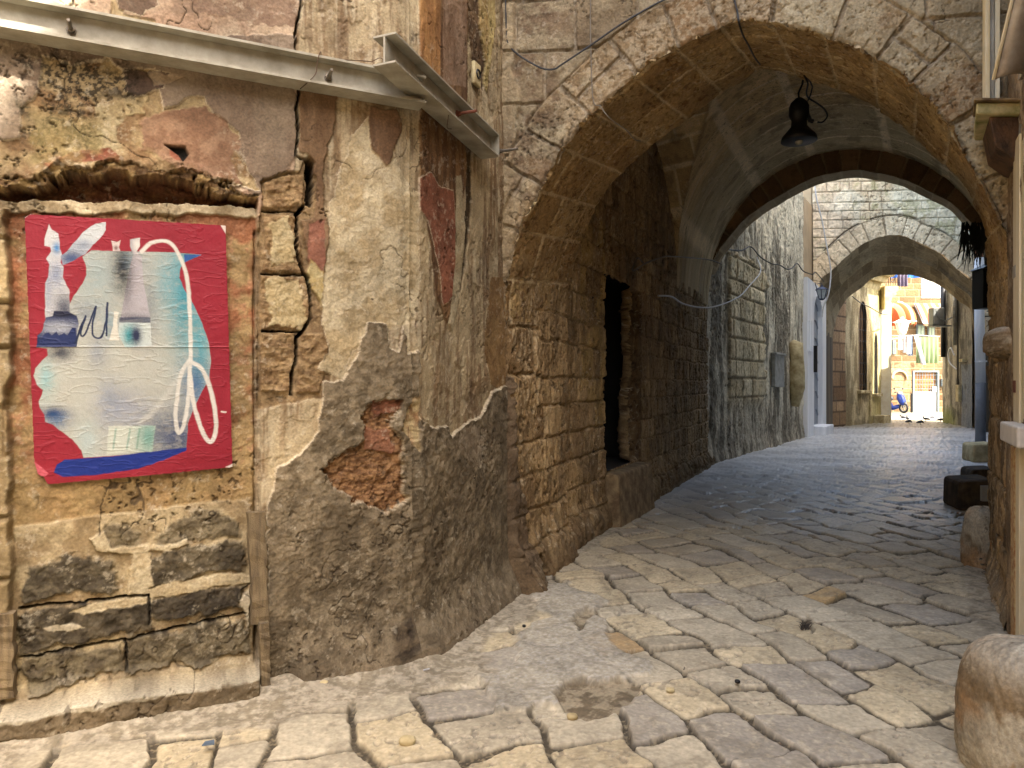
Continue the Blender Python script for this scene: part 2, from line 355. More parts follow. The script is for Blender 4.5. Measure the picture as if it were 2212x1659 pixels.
    c, h = L([(903, -900), (950, -900), (948, 60), (945, 200), (905, 165)], (196, 142, 72), (168, 116, 58), dh=.013, seed=72, st=.08, nf=30, wp=.006)
    c, h = L([(950, -900), (1010, -900), (1004, 190), (955, 180)], (172, 140, 112), (150, 116, 86), dh=.013, seed=73, st=.15, nf=20, wp=.01)
    c, h = L([(906, 385), (930, 372), (945, 400), (975, 410), (980, 470), (985, 560), (975, 640), (955, 660), (940, 560), (920, 480), (906, 450)], (172, 104, 72), (150, 88, 58), dh=.016, seed=74, wp=.014, rim=.004)
    c, h = L([(982, 380), (994, 380), (1004, 520), (990, 640), (975, 720), (968, 700), (980, 560)], (196, 182, 146), (180, 162, 122), dh=.010, seed=75, wp=.012)
    c, h = L([(1000, 220), (1020, 240), (1018, 460), (1008, 560), (985, 700), (1000, 560), (1006, 420)], (98, 78, 48), (74, 60, 38), dh=-.012, seed=76, wp=.012)
    c, h = L([(1018, -500), (1066, -500), (1068, 60), (1050, 200), (1030, 140), (1022, 60)], (206, 184, 112), (180, 150, 84), dh=.008, seed=77, st=.2, rg=.01)
    c, h = L([(1000, -900), (1022, -900), (1036, 60), (1050, 140), (1044, 200), (1024, 150), (1010, 60)], (124, 96, 62), (96, 72, 46), dh=-.01, seed=78, wp=.02)
    c, h = L([(1060, 600), (1090, 600), (1092, 850), (1060, 830), (1046, 760), (1050, 690)], (168, 132, 74), (146, 110, 58), dh=.004, seed=79, wp=.012)
    # grey-brown cement base
    cem = [(785, 702), (828, 700), (838, 745), (860, 760), (872, 700), (880, 770), (900, 760), (903, 905), (935, 925), (965, 915), (972, 950), (985, 930), (1030, 905), (1060, 850), (1085, 838), (1140, 850), (1160, 1300), (1160, 1900), (560, 1900), (575, 1100), (590, 1010), (650, 985), (690, 930), (697, 822), (745, 815), (775, 770)]
    c, h = L(cem, (150, 133, 103), (114, 99, 73), dh=.022, seed=81, nf=16, rg=.02, rim=.004, wp=.022)
    c, h = L([(800, 868), (862, 860), (868, 890), (845, 900), (850, 925), (875, 945), (872, 1000), (880, 1035), (880, 1075), (830, 1112), (775, 1090), (705, 1040), (690, 1010), (760, 960), (790, 950), (786, 905)], (176, 130, 78), (132, 90, 50), dh=-.022, e=.010, seed=82, nf=30, st=3.2, rg=.06, wf=16, wp=.04, rim=.006, rimc=(200, 184, 150))
    c, h = L([(802, 872), (860, 862), (862, 888), (800, 905)], (160, 98, 66), (124, 76, 48), dh=-.010, wp=.03, seed=83, nf=30, st=3, rg=.02)
    c, h = L([(790, 925), (845, 930), (850, 965), (842, 985), (790, 975)], (176, 116, 80), (140, 90, 58), dh=-.010, wp=.03, seed=84, nf=30, st=3, rg=.02)
    c, h = L([(880, 880), (905, 850), (905, 975), (885, 950), (868, 925)], (204, 180, 126), (160, 120, 76), dh=.0, seed=85, rg=.02)
    c, h = L([(1030, 1010), (1040, 960), (1045, 920), (985, 925), (982, 955), (990, 985)], (172, 156, 128), (140, 122, 96), dh=.02, seed=86, wp=.02)
    h = h+.10*ss(.45-z, 0, .45)**2*(1 if isA else 1.2)*ss(x, (1.22 if isA else -9), (1.3 if isA else -8))
    c = mix(c, C(140, 122, 96), ss(.20-z+.1*(fbm(sx, z, 5, 3, 88)-.5), 0, .25)*.7)
    if not isA:
        return c, h+.03*ss(x, 1.25, 1.34)*ss(1.6-z, 0, .5)*0
    # cracks
    crk = [(650, -40), (650.5, 11), (645, 36), (636, 73), (638, 122), (645, 199), (640, 237), (644, 284), (638, 335), (650, 343)]
    c, h = crack(c, h, x, z, A(crk), .0055)
    c, h = crack(c, h, x, z, A([(650, 343), (668, 344)]), .006)
    c, h = crack(c, h, x, z, A([(668, 350), (670, 395), (667, 438)]), .0195, .16)
    c, h = crack(c, h, x, z, A([(656, 443), (641, 463), (641, 539), (652, 583), (664, 600), (670, 640), (671, 688), (657, 712), (640, 730), (640, 771), (629, 813), (629, 851)]), .008, .12)
    c, h = crack(c, h, x, z, A([(566, 455), (652, 457)]), .004, .05)
    c, h = crack(c, h, x, z, A([(566, 592), (660, 593)]), .004, .05)
    c, h = crack(c, h, x, z, A([(566, 715), (648, 717)]), .004, .05)
    # the walled-up window: lintel, groove, mortar band, panel, lower courses
    if isA: c = paintlayer(c, h, x, z, A([(832, 1352), (884, 1308), (889, 1340), (887, 1396), (862, 1420), (838, 1412)]), (58, 48, 36), (104, 88, 64), e=.035, seed=95, nf=22, wp=.04)[0]
    m = ss(-sdf(x, z, A([(-900, 320), (300, 320), (562, 396), (556, 440), (553, 600), (553, 1100), (556, 1480), (560, 1900), (-900, 1900)])), -.004, .004)
    m = m*ss(x, -9, -8)
    lin_c = mix(C(178, 148, 88), C(128, 96, 54), ss(fbm(x, z*2, 16, 5, 91, .6), .35, .62))
    edge = A([(-900, 372), (0, 380), (70, 392), (98, 374), (127, 357), (197, 363), (245, 352), (337, 363), (374, 368), (464, 394), (562, 421)])
    e0 = np.interp(x, [p[0] for p in edge], [p[1] for p in edge])+(fbm(x, z, 14, 4, 92, .6)-.5)*.09          # broken lower edge of the plaster
    g0 = np.interp(x, [p[0] for p in A([(-900, 425), (250, 425), (380, 432), (560, 445)])], [p[1] for p in A([(-900, 425), (250, 425), (380, 432), (560, 445)])])+(fbm(x, z*0, 5, 5, 93, .6)-.5)*.07
    s = np.clip((e0-z)/np.maximum(e0-g0, .02), 0, 1)       # 0 at the edge, 1 at the mortar band
    below = ss(e0-z, -.002, .003)*m; e_lo = 0
    deep = np.clip(s*1.15, 0, 1)
    q_ = deep+2.0*(fbm(x, z, 3.5, 6, 87, .66)-.5); stp = ss(q_, .50, .60); lh = .015+.10*(fbm(x, z, 11, 6, 94, .62)-.5)-.05*ss(.12-q_, 0, .1)-.14*stp
    lin_c = mix(lin_c, C(86, 62, 34), ss(fbm(x, z*2, 22, 5, 86, .65), .5, .62)*.8); c = mix(c, mix(lin_c, C(112, 58, 30), stp*.75), below); h = h*(1-below)+below*lh  # groove under the lintel painted darker for its shade
    lip = ss(.07-(z-e0), 0, .07)*ss(A([(560, 400)])[0][0]-x, 0, .1)*(z > e0)
    h = h+lip*(.02+.05*(fbm(x, z, 16, 5, 89, .62)-.35)); c = mix(c, C(120, 92, 54), lip*ss(fbm(x, z, 18, 5, 90, .65), .48, .6)*.7)
    mb = ss(g0-z, -.004, .004)*m                            # mortar band and everything under it
    bandz = g0-.055-(x*0)
    c = mix(c, mix(C(212, 196, 160), C(176, 156, 118), ss(fbm(x, z, 12, 5, 95, .6), .4, .65)), mb); h = h*(1-mb)+mb*(-.03+.008*(fbm(x, z, 20, 4, 96)-.5))
    pn = ss(bandz-z+(fbm(x, z, 10, 3, 97)-.5)*.03, -.004, .004)*m
    red = mix(C(170, 108, 66), C(184, 152, 96), ss(fbm(x, z, 5, 5, 98, .6)+.12*(1.75-z), .42, .60))
    red = mix(red, C(196, 136, 96), ss(fbm(x, z, 18, 4, 99), .60, .72)*.6)
    red = mix(red, C(166, 138, 84), ss(1.28-z, 0, .22)*.85)
    red = mix(red, C(116, 92, 50), ss(fbm(x, z, 7, 4, 100), .60, .72)*.5)
    c = mix(c, red, pn); h = h*(1-pn)+pn*(-.05+.022*(fbm(x, z, 16, 5, 101, .62)-.5))
    # pale plaster remains with dark stones showing
    l2 = ss(-sdf(x+(fbm(x, z, 12, 3, 102)-.5)*.03, z+(fbm(x, z, 12, 3, 103)-.5)*.03, A([(30, 1140), (180, 1122), (300, 1108), (420, 1090), (530, 1082), (548, 1090), (552, 1900), (-40, 1900)])), -.004, .004)*m
    lowc = mix(C(196, 176, 132), C(160, 136, 94), ss(fbm(x, z, 9, 5, 104, .6), .38, .62))
    c = mix(c, lowc, l2); h = h*(1-l2)+l2*(-.035+.01*(fbm(x, z, 18, 4, 105)-.5))
    for k, (q, dark, dd) in enumerate([([(222, 1132), (250, 1128), (305, 1140), (308, 1190), (236, 1188)], 0, -.004), ([(330, 1158), (350, 1145), (420, 1108), (470, 1105), (525, 1130), (515, 1162), (330, 1182)], .3, -.004),
            ([(60, 1220), (165, 1200), (238, 1218), (258, 1262), (240, 1282), (40, 1305), (38, 1260)], .7, .006), ([(295, 1200), (522, 1172), (528, 1240), (300, 1272)], .6, .008),
            ([(40, 1325), (315, 1290), (320, 1360), (200, 1385), (42, 1420)], .8, .012), ([(325, 1300), (420, 1275), (525, 1268), (522, 1322), (340, 1350)], 1, .010),
            ([(45, 1430), (262, 1392), (270, 1450), (60, 1500)], .35, .014), ([(275, 1385), (530, 1335), (540, 1418), (278, 1455)], .4, .016)]):
        c, h = L(q, tuple(int(v) for v in (158-66*dark, 142-60*dark, 106-42*dark)), tuple(int(v) for v in (116-56*dark, 102-50*dark, 74-34*dark)), dh=-.03+dd+.006, e=.012, wp=.028, wf=14, seed=110+k, nf=16, rg=.03)
    for k, q in enumerate([[(300, 1275), (330, 1268), (380, 1250), (500, 1240), (548, 1248), (540, 1262), (430, 1272), (340, 1292), (300, 1298)], [(288, 1180), (322, 1178), (330, 1270), (292, 1300), (270, 1290)], [(188, 1165), (222, 1150), (236, 1190), (330, 1185), (400, 1168), (405, 1180), (300, 1204), (200, 1200)], [(150, 1322), (200, 1300), (300, 1290), (330, 1286), (320, 1300), (180, 1325)]]):
        c, h = L(q, (216, 200, 160), (198, 178, 134), dh=-.016, seed=130+k, wp=.02, rg=.012)
    for k, q in enumerate([[(100, 1362), (150, 1345), (190, 1350), (150, 1366), (110, 1376)], [(520, 1300), (545, 1270), (540, 1370), (528, 1330)]]):
        c, h = L(q, (214, 202, 172), (190, 174, 140), dh=-.01, seed=140+k, wp=.02)
    for q in ([(40, 1318), (320, 1288)], [(42, 1425), (270, 1385), (530, 1328)], [(322, 1290), (324, 1350)], [(270, 1385), (273, 1450)]):
        c, h = crack(c, h, x, z, A(q), .006, .03, 5)
    # reveal at the right of the niche, left pier stones
    rv = ss(.02-np.abs(x-A([(556, 900)])[0][0]+.012*(fbm(x, z, 10, 3, 150)-.5)), 0, .012)*ss(A([(0, 440)])[0][1]-z, 0, .02)
    c = mix(c, C(96, 74, 46), rv*.6*ss(fbm(x, z, 12, 3, 151), .4, .55)); h = h-rv*.03
    lp = A([(-900, 460), (10, 450), (26, 600), (18, 900), (22, 1100), (30, 1500), (-900, 1600)])
    X = x+(fbm(x, z, 8, 4, 152)-.5)*.05; mm = ss(-sdf(X, z, lp, 2.), -.006, .006)
    d, r1, r2, *_ = blocks(x+5, z, .24, .4, 153)
    sc = mix(C(196, 174, 124), C(150, 124, 80), r1)*(.8+.4*fbm(x, z, 20, 4, 154)[..., None])
    c = mix(c, sc, mm); h = h*(1-mm)+mm*(.03-.03*ss(.02-d, 0, .02)+.02*(fbm(x, z, 15, 4, 155)-.5))
    # mortar ledge at the foot of the niche
    lz = .155+(fbm(x, z*0, 5, 4, 160)-.5)*.05
    lg = (ss(lz-z, 0, .035)*.8+.2*ss(lz+.06-z, 0, .06))*ss(A([(566, 1400)])[0][0]-x, 0, .03)
    c = mix(c, mix(C(206, 196, 170), C(134, 116, 86), ss(fbm(x, z, 10, 5, 161, .6)+.7*ss(.125-z, 0, .04)-.25, .38, .6)), lg); h = h*(1-lg)+lg*(.17+.04*(fbm(x, z, 14, 5, 162)-.5))  # lit top of the ledge painted paler, its front browner
    return c, h

house = empty('plaster_house', (-2.26, 3.13, 0), 'old house with peeling ochre plaster over a grey cement base and a walled-up window', 'house')
x = np.r_[np.linspace(-3.2, -.08, int(120*SC)), lin(-.07, PA.L, .0045)]; z = np.r_[lin(-.06, 3.75, .0045), np.linspace(3.8, 10, 50)]
X, Z = np.meshgrid(x, z, indexing='ij'); c, h = house_wall(PA, X, Z); c, h = grime(c, h, X, Z, 700)
mit = (PA.N+PB.N); mit = mit/np.dot(mit, PA.N)                       # the two sheets share one rounded arris
w = ss(X, PA.L-.10, PA.L)[..., None]; zA = Z[0]; hA = h[-1]; cA = c[-1]
h = h-.025*w[..., 0]
surf('wall', PA.P(X, Z), h, PA.N*(1-w)+mit*w, c, M_rel, house, alb=.62)
x = lin(0, PB.L+.01, .0055); z = np.r_[lin(-.06, 4.45, .005), np.linspace(4.5, 10, 50)]
X, Z = np.meshgrid(x, z, indexing='ij'); c, h = house_wall(PB, X, Z); c, h = grime(c, h, X, Z, 701)
w = 1-ss(X, 0, .12); h = h*(1-w)+np.interp(z, zA, hA)[None]*w; h = h-.025*(1-ss(X, 0, .10)); w = (1-ss(X, 0, .10))[..., None]
hB = h[-1].copy(); zB = z
surf('side_wall', PB.P(X, Z), h, PB.N*(1-w)+mit*w, c, M_rel, house, alb=.66)
m = MB(); a = PA.P(-3.2, 0, -.12); b = PA.P(PA.L, 0, -.2); c3 = PB.P(PB.L, 0, -.12)
m.prism([a, b, c3, (-2.2, 9, 0), (-6, 6, 0)], (0, 0, 9.9)); m.build('rear_mass', M_mass, house)

# ---------------------------------------------------------------- painted poster
def poster():
    K = lambda pts: PA.ats([(a*.41669, 432+b*.41669) for a, b in pts])
    out = K([(122, 85), (150, 68), (600, 92), (1172, 127), (1180, 400), (1208, 1388), (760, 1432), (245, 1478), (190, 1422), (172, 1360)])
    p = np.array(out); x = np.arange(p[:, 0].min()-.01, p[:, 0].max()+.01, .0024/SC); z = np.arange(p[:, 1].min()-.01, p[:, 1].max()+.01, .0024/SC)
    x, z = np.meshgrid(x, z, indexing='ij')
    X = x+(fbm(x, z, 40, 2, 200)-.5)*.004; Z = z+(fbm(x, z, 40, 2, 201)-.5)*.004
    k = 1/PA.ats([(0, 0)])[0][0] if False else .00105       # metres per tracing unit, about
    def blob(cx, cy, rx, ry, pw=1.):
        (bx, bz), = K([(cx, cy)]); (ex, _), = K([(cx+rx, cy)]); (_, ez), = K([(cx, cy+ry)])
        return np.exp(-(((x-bx)/(ex-bx))**2+((z-bz)/(ez-bz))**2)*pw)
    def M(pts, e=.0018): return ss(-sdf(X, Z, K(pts)), -e, e)
    def stroke(pts, w, e=.0015):
        d, _ = pdist(X, Z, K([tuple(q) for q in spline(pts, 6)])); return ss(w-d, -e, e)
    spray = fbm(x, z, 260, 2, 203)
    def sp(m, a=.35): return np.clip(m+(spray-.5)*a*4*m*(1-m), 0, 1)
    c = mix(C(160, 34, 54), C(142, 26, 46), fbm(x, z, 6, 4, 204))
    head = M([(425, 290), (470, 258), (900, 268), (1045, 280), (958, 320), (935, 345), (930, 400), (960, 470), (1010, 550), (1050, 640), (1085, 740), (1095, 830), (1085, 930), (1050, 990), (1000, 1090), (975, 1160), (968, 1290), (800, 1312), (430, 1338), (420, 1300), (380, 1250), (300, 1190), (270, 1165), (232, 1150), (226, 1115), (203, 1080), (197, 1045), (212, 1010), (220, 985), (190, 960), (168, 910), (180, 870), (215, 830), (245, 805), (240, 770), (185, 762), (215, 680), (235, 610), (345, 560), (380, 495), (425, 430), (445, 385), (445, 340)])
    f = np.broadcast_to(C(186, 190, 182), x.shape+(3,)).copy()
    for (cx, cy, rx, ry, col, a) in [(500, 400, 120, 190, (150, 172, 178), .7), (960, 480, 90, 330, (58, 150, 170), .95), (1040, 760, 60, 260, (70, 160, 178), .8), (860, 420, 70, 160, (90, 160, 178), .5), (635, 350, 55, 140, (30, 34, 40), 1), (760, 560, 60, 190, (110, 120, 132), .6), (440, 580, 90, 60, (60, 84, 126), .4), (570, 650, 40, 80, (80, 130, 156), .5), (500, 790, 50, 80, (110, 126, 150), .5),
            (1010, 960, 70, 120, (60, 100, 150), .85), (860, 1210, 190, 130, (88, 100, 124), .8), (930, 1240, 90, 120, (44, 60, 104), .8), (640, 1080, 130, 100, (150, 158, 176), .8), (560, 1040, 60, 120, (130, 144, 170), .5), (270, 1110, 80, 36, (14, 54, 108), 1), (300, 1150, 60, 40, (60, 100, 150), .7), (235, 930, 45, 90, (120, 186, 196), .6), (310, 790, 70, 45, (30, 36, 60), .9), (450, 1240, 60, 90, (176, 200, 206), .6), (700, 300, 60, 60, (60, 120, 160), .3)]:
        f = mix(f, C(*col), sp(blob(cx, cy, rx, ry)*a))
    f = mix(f, C(188, 188, 178), ss(fbm(x, z*1.6, 24, 5, 206, .6), .55, .7)*.3)
    c = mix(c, f, head)
    c = mix(c, mix(C(206, 214, 204), C(120, 170, 160), sp(blob(770, 1230, 60, 100))), M([(560, 1172), (806, 1170), (790, 1305), (552, 1320)], .004)*.9)
    for a in (600, 672, 722): c = mix(c, C(96, 150, 134), stroke([(a, 1190), (a-14, 1290)], .004, .004)*.6)
    c = mix(c, mix(C(200, 212, 212), C(60, 150, 160), sp(blob(670, 700, 40, 60))), M([(618, 630), (780, 636), (786, 752), (650, 765), (612, 700)]))
    c = mix(c, C(36, 46, 80), sp(blob(705, 700, 34, 58, 1.5)*1.2))
    tw = M([(672, 340), (690, 280), (672, 235), (672, 200), (724, 192), (726, 235), (706, 265), (735, 290), (742, 420), (780, 605), (620, 625), (652, 450)])
    t = mix(np.broadcast_to(C(176, 174, 182), x.shape+(3,)), C(66, 64, 72), sp(blob(650, 380, 40, 150)*.9)); t = mix(t, C(66, 70, 84), sp(blob(700, 620, 90, 26)*.9)); t = mix(t, C(226, 226, 222), blob(712, 230, 26, 40))
    c = mix(c, t, tw); c = mix(c, C(50, 58, 90), M([(616, 606), (780, 606), (780, 634), (616, 634)])*.7)
    c = mix(c, C(216, 206, 204), M([(574, 206), (604, 212), (625, 204), (615, 240), (622, 260), (584, 262), (582, 236)])); c = mix(c, C(120, 96, 96), sp(blob(600, 245, 12, 14)))
    st = M([(230, 430), (246, 395), (252, 330), (236, 300), (262, 262), (258, 240), (228, 235), (228, 200), (250, 120), (264, 150), (300, 170), (308, 250), (318, 280), (310, 320), (325, 345), (322, 400), (355, 460), (360, 580), (230, 612)])
    s2 = np.broadcast_to(C(206, 210, 214), x.shape+(3,)); s2 = mix(s2, C(56, 62, 84), sp(blob(330, 560, 60, 80)*.9)); s2 = mix(s2, C(92, 112, 150), sp(blob(290, 380, 40, 70)*.7)); s2 = mix(s2, C(110, 126, 160), sp(blob(245, 460, 24, 120)*.5)); s2 = mix(s2, C(80, 140, 200), blob(290, 245, 20, 30))
    c = mix(c, s2, st)
    w2 = mix(np.broadcast_to(C(200, 208, 214), x.shape+(3,)), C(44, 70, 120), sp(blob(370, 300, 90, 50)*.95)); w2 = mix(w2, C(120, 136, 160), sp(blob(430, 230, 60, 30)*.7))
    c = mix(c, w2, M([(312, 285), (345, 260), (430, 160), (490, 118), (545, 110), (546, 150), (520, 190), (480, 230), (440, 276), (360, 320), (322, 335)]))
    bx = mix(np.broadcast_to(C(24, 42, 92), x.shape+(3,)), C(176, 184, 196), sp(blob(300, 660, 110, 36)*.85)); bx = mix(bx, C(24, 28, 52), blob(320, 590, 80, 20)); bx = mix(bx, C(26, 44, 96), M([(230, 690), (250, 684), (262, 700), (290, 680), (300, 700), (330, 686), (345, 700), (372, 660), (392, 660), (392, 760), (186, 760)]))
    c = mix(c, bx, M([(185, 762), (192, 700), (215, 680), (232, 606), (270, 600), (275, 574), (350, 574), (395, 598), (408, 640), (396, 690), (386, 762)]))
    c = mix(c, C(216, 216, 206), M([(590, 575), (612, 580), (606, 640), (618, 728), (564, 728), (585, 650)]))
    for q in ([(385, 740), (440, 600), (415, 690), (440, 690), (495, 550), (478, 640), (482, 700), (520, 712), (545, 640), (555, 530), (550, 700)], [(390, 758), (402, 700), (412, 680)]): c = mix(c, C(22, 40, 78), stroke(q, .0038))
    c = mix(c, C(14, 46, 136), M([(275, 1415), (290, 1375), (330, 1350), (600, 1328), (970, 1285), (968, 1300), (850, 1350), (720, 1395), (500, 1428), (320, 1438)]))
    c = mix(c, C(40, 90, 160), M([(955, 278), (1045, 280), (958, 320)]))
    c = mix(c, C(224, 224, 218), stroke([(735, 262), (780, 220), (850, 208), (900, 235), (945, 320), (972, 420), (986, 600), (990, 832)], .0088, .004)*.95)
    c = mix(c, C(224, 224, 218), stroke([(985, 830), (940, 900), (915, 1050), (912, 1150), (928, 1208), (955, 1160), (975, 1040), (985, 860)], .0088, .004)*.9)
    c = mix(c, C(224, 224, 218), stroke([(985, 835), (1050, 880), (1100, 1010), (1122, 1150), (1112, 1230), (1088, 1255), (1050, 1200), (1005, 1060), (985, 900)], .0098, .004)*.95)
    c = mix(c, C(206, 208, 204), stroke([(985, 840), (900, 960), (800, 1090), (730, 1150)], .012, .012)*.55)
    c = mix(c, C(226, 214, 206), M([(1140, 118), (1180, 124), (1180, 182), (1160, 150)])); c = mix(c, C(226, 214, 206), M([(1170, 1388), (1215, 1366), (1215, 1395)])); c = mix(c, C(226, 214, 206), M([(118, 96), (120, 60), (172, 64), (145, 72)]))
    c = mix(c, C(206, 96, 112), M([(172, 1358), (250, 1420), (225, 1440), (190, 1422)])); c = mix(c, C(224, 216, 210), stroke([(1150, 1098), (1172, 1100)], .004))
    wr = ss(fbm(x, z*3.2, 9, 3, 210), .5, .54)-ss(fbm(x, z*3.2, 9, 3, 210), .54, .60)
    fz = K([(700, 772)])[0][1]; fold = np.exp(-((z-fz-.02*x)/.003)**2)
    h = -.022+.0018*wr+.004*fold+.006*(fbm(x, z, 9, 3, 211)-.5)+.0015*fbm(x, z, 70, 3, 212)
    keep = sdf(x, z, out) < 0
    keep &= ~(sdf(x, z, K([(180, 1425), (222, 1440), (244, 1482), (150, 1500)])) < 0)
    o = surf('painted_poster', PA.P(x, z), h, PA.N, c, M_paper, None, keep, rough=np.full(x.shape, .6), alb=.68)
    tag(o, 'crimson paper poster with a pale blue painted head in profile, pasted inside the walled-up window', 'poster')
poster()
# ---------------------------------------------------------------- the covered passage
PC2 = Plane((.49, 6.36), (4.0, 5.97))
arc1 = [(1092, 700), (1096, 640), (1102, 590), (1118, 518), (1146, 450), (1206, 347), (1246, 287.5), (1303, 228), (1353, 184), (1421, 128), (1478, 100), (1540, 68.8), (1587, 51.6), (1642, 53), (1700, 60), (1760, 75), (1860, 109), (1979, 194), (2063, 297), (2117, 390), (2154, 453), (2179, 518), (2188, 580), (2190, 680)]
arc2 = [(1215, 700), (1222, 640), (1240, 560), (1262, 505), (1300, 430), (1343, 375), (1424.6, 300), (1484, 259), (1550, 205), (1609, 172), (1642, 148), (1690, 152), (1729, 166), (1835, 203), (1910, 247), (2004, 319), (2079, 397), (2115, 460), (2129, 505), (2135, 580), (2136, 680)]
A1 = [p for p in PC.ats(arc1)]; A2 = [p for p in PC2.ats(arc2)]
A1s = [tuple(p) for p in spline(A1, 4)]; A2s = [tuple(p) for p in spline(A2, 4)]
passage = empty('vaulted_passage', (1.5, 4.8, 0), 'tall stone archway and vaulted passage spanning the lane, its voussoirs pitted and flaking', 'archway')

def stone(c1, c2, r1, n): return mix(mix(C(*c1), C(*c2), r1), C(*c2)*.75, ss(n, .5, .75)*.5)
def facade(x, z):
    d, al = pdist(x, z, A1s); inside = sdf(x, z, [(A1s[0][0]-.2, -1)]+A1s+[(A1s[-1][0], -1)], 3.) < 0
    al = al+(fbm(x, z, 6, 3, 300)-.5)*.03; dd = d+(fbm(x, z, 5, 3, 301)-.5)*.05
    ring = ss(.345-dd, -.006, .006)
    # coursed ashlar above
    db, r1, r2, *_ = blocks(x+.4, z+(fbm(x, z, 3, 3, 302)-.5)*.03+.03*x, .36, .55, 303, .2, .3)
    k = np.floor(al/.335+.15*np.sin(al*5)); fr = np.abs(al/.335+.15*np.sin(al*5)-k); dv = np.minimum(fr, 1-fr)*.335
    v1 = hsh(k, k*0+1, 304); dv = np.minimum(dv, np.minimum(np.abs(dd-.345), np.where(hsh(k, k*0+7, 311) > .72, np.abs(dd-.17), 9)))
    n = fbm(x, z, 10, 5, 305, .6)
    cb = stone((186, 168, 130), (150, 126, 90), r1, n)
    cr = stone((188, 164, 118), (152, 118, 74), v1, n)
    eff = ss(fbm(x, z, 26, 5, 306, .68)+.10*ss(.2-np.abs(d-.15), 0, .2)+.14*(fbm(x, z, 2.2, 2, 307)-.5), .50, .60)
    cr = mix(cr, C(206, 186, 148), eff*.5)
    c = mix(cb, cr, ring)
    c = mix(c, C(200, 186, 146), ss(fbm(x, z, 3, 3, 308)+.06*(x-2), .52, .66)*.45)
    c = mix(c, C(126, 96, 66), ss(.9-x+(fbm(x, z, 4, 4, 320)-.5)*.8, 0, .9)*ss(fbm(x, z, 11, 5, 321, .6), .42, .62)*.8)
    joint = ring*ss(.018-dv, 0, .008)+(1-ring)*ss(.014-db, 0, .008)
    c = mix(c, mix(C(184, 166, 136), C(150, 128, 96), ss(fbm(x, z, 30, 3, 309), .4, .6)), np.clip(joint, 0, 1)*.85)
    pit = ss(fbm(x, z, 30, 5, 310, .66), .62, .70)*(.15+ring*.25)
    c = mix(c, C(112, 84, 54), pit*.6)
    h = .022*(fbm(x, z, 9, 5, 312, .6)-.5)+ring*.016*v1+(1-ring)*.012*r1-.020*np.clip(joint, 0, 1)-.024*pit-.03*ss(.035-d+(fbm(x, z, 18, 4, 313)-.5)*.03, 0, .04)
    # greyer cement smear beside the house corner
    sm = ss(.10+(fbm(x, z, 5, 4, 314)-.5)*.12-x, 0, .03); c = mix(c, mix(C(196, 176, 134), C(150, 124, 88), fbm(x, z*.2, 20, 4, 315)), sm*.9); h = h+sm*.03
    hole = sdf(x+(fbm(x, z, 14, 4, 316)-.5)*.035, z+(fbm(x, z, 14, 4, 317)-.5)*.035, [(A1s[0][0]-.5, -1), (A1s[0][0]-.5, A1s[0][1])]+A1s+[(A1s[-1][0], -1)], 3.)
    c, h = grime(c, h, x, z, 710, .45, rel=.008)
    return c, h, hole > 0
x = np.r_[lin(-.02, PC.L+.15, .006), np.linspace(3.5, 3.9, 10)]; z = np.r_[lin(1.9, 4.75, .006), np.linspace(4.8, 10.5, 60)]
X, Z = np.meshgrid(x, z, indexing='ij'); c, h, kp = facade(X, Z)
surf('facade', PC.P(X, Z), h, PC.N, c, M_relC, passage, kp, alb=.64)

# arch barrel between the two faces
n1, n2 = int(640*SC), int(150*SC)
r1_, L1 = resample(A1s, n1); r2_, _ = resample(A2s, n1)
# match the two curves by angle about the springing line rather than by length
q1 = PC.P(r1_[:, 0], r1_[:, 1], -.0); q2 = PC2.P(r2_[:, 0], r2_[:, 1])
w = np.linspace(-.02, 1, n2)[None, :, None]; P = q1[:, None]*(1-w)+q2[:, None]*w
U = np.broadcast_to(np.linspace(0, L1, n1)[:, None], (n1, n2)); W = np.broadcast_to(np.linspace(0, 1.15, n2)[None], (n1, n2))
Nn = np.cross(P[2:, 1:-1]-P[:-2, 1:-1], P[1:-1, 2:]-P[1:-1, :-2]); Nn = np.pad(Nn, ((1, 1), (1, 1), (0, 0)), 'edge'); Nn /= np.linalg.norm(Nn, axis=-1, keepdims=True)
cen = np.array([1.9, 5.4, 2.]); s = np.sign(((cen-P)*Nn).sum(-1, keepdims=True)); Nn = Nn*s
d, a1, a2, *_ = blocks(W+3, U, .335, .46, 330, .12, .3); n = fbm(U, W, 9, 5, 331, .62)
c = stone((186, 160, 112), (152, 122, 80), a1, n); c = mix(c, C(196, 168, 118), ss(fbm(U, W, 3, 4, 332), .55, .7)*.5)
c = mix(c, C(104, 70, 38), ss(fbm(U, W, 20, 4, 333, .65), .62, .7)*.7); j = ss(.016-d+(fbm(U, W, 20, 3, 334)-.5)*.012, 0, .008)
c = mix(c, C(206, 186, 146), j*.8); h = .03*(n-.5)+.012*a2-.010*j-.02*ss(fbm(U, W, 24, 4, 335, .65), .62, .7)
h = h+.05*(fbm(U, W*0, 7, 3, 336)-.5)*ss(.12-W, 0, .12)
c, h = grime(c, h, U, W, 711, .4)
surf('arch_barrel', P, -h, -Nn, c, M_relC, passage, alb=.9)

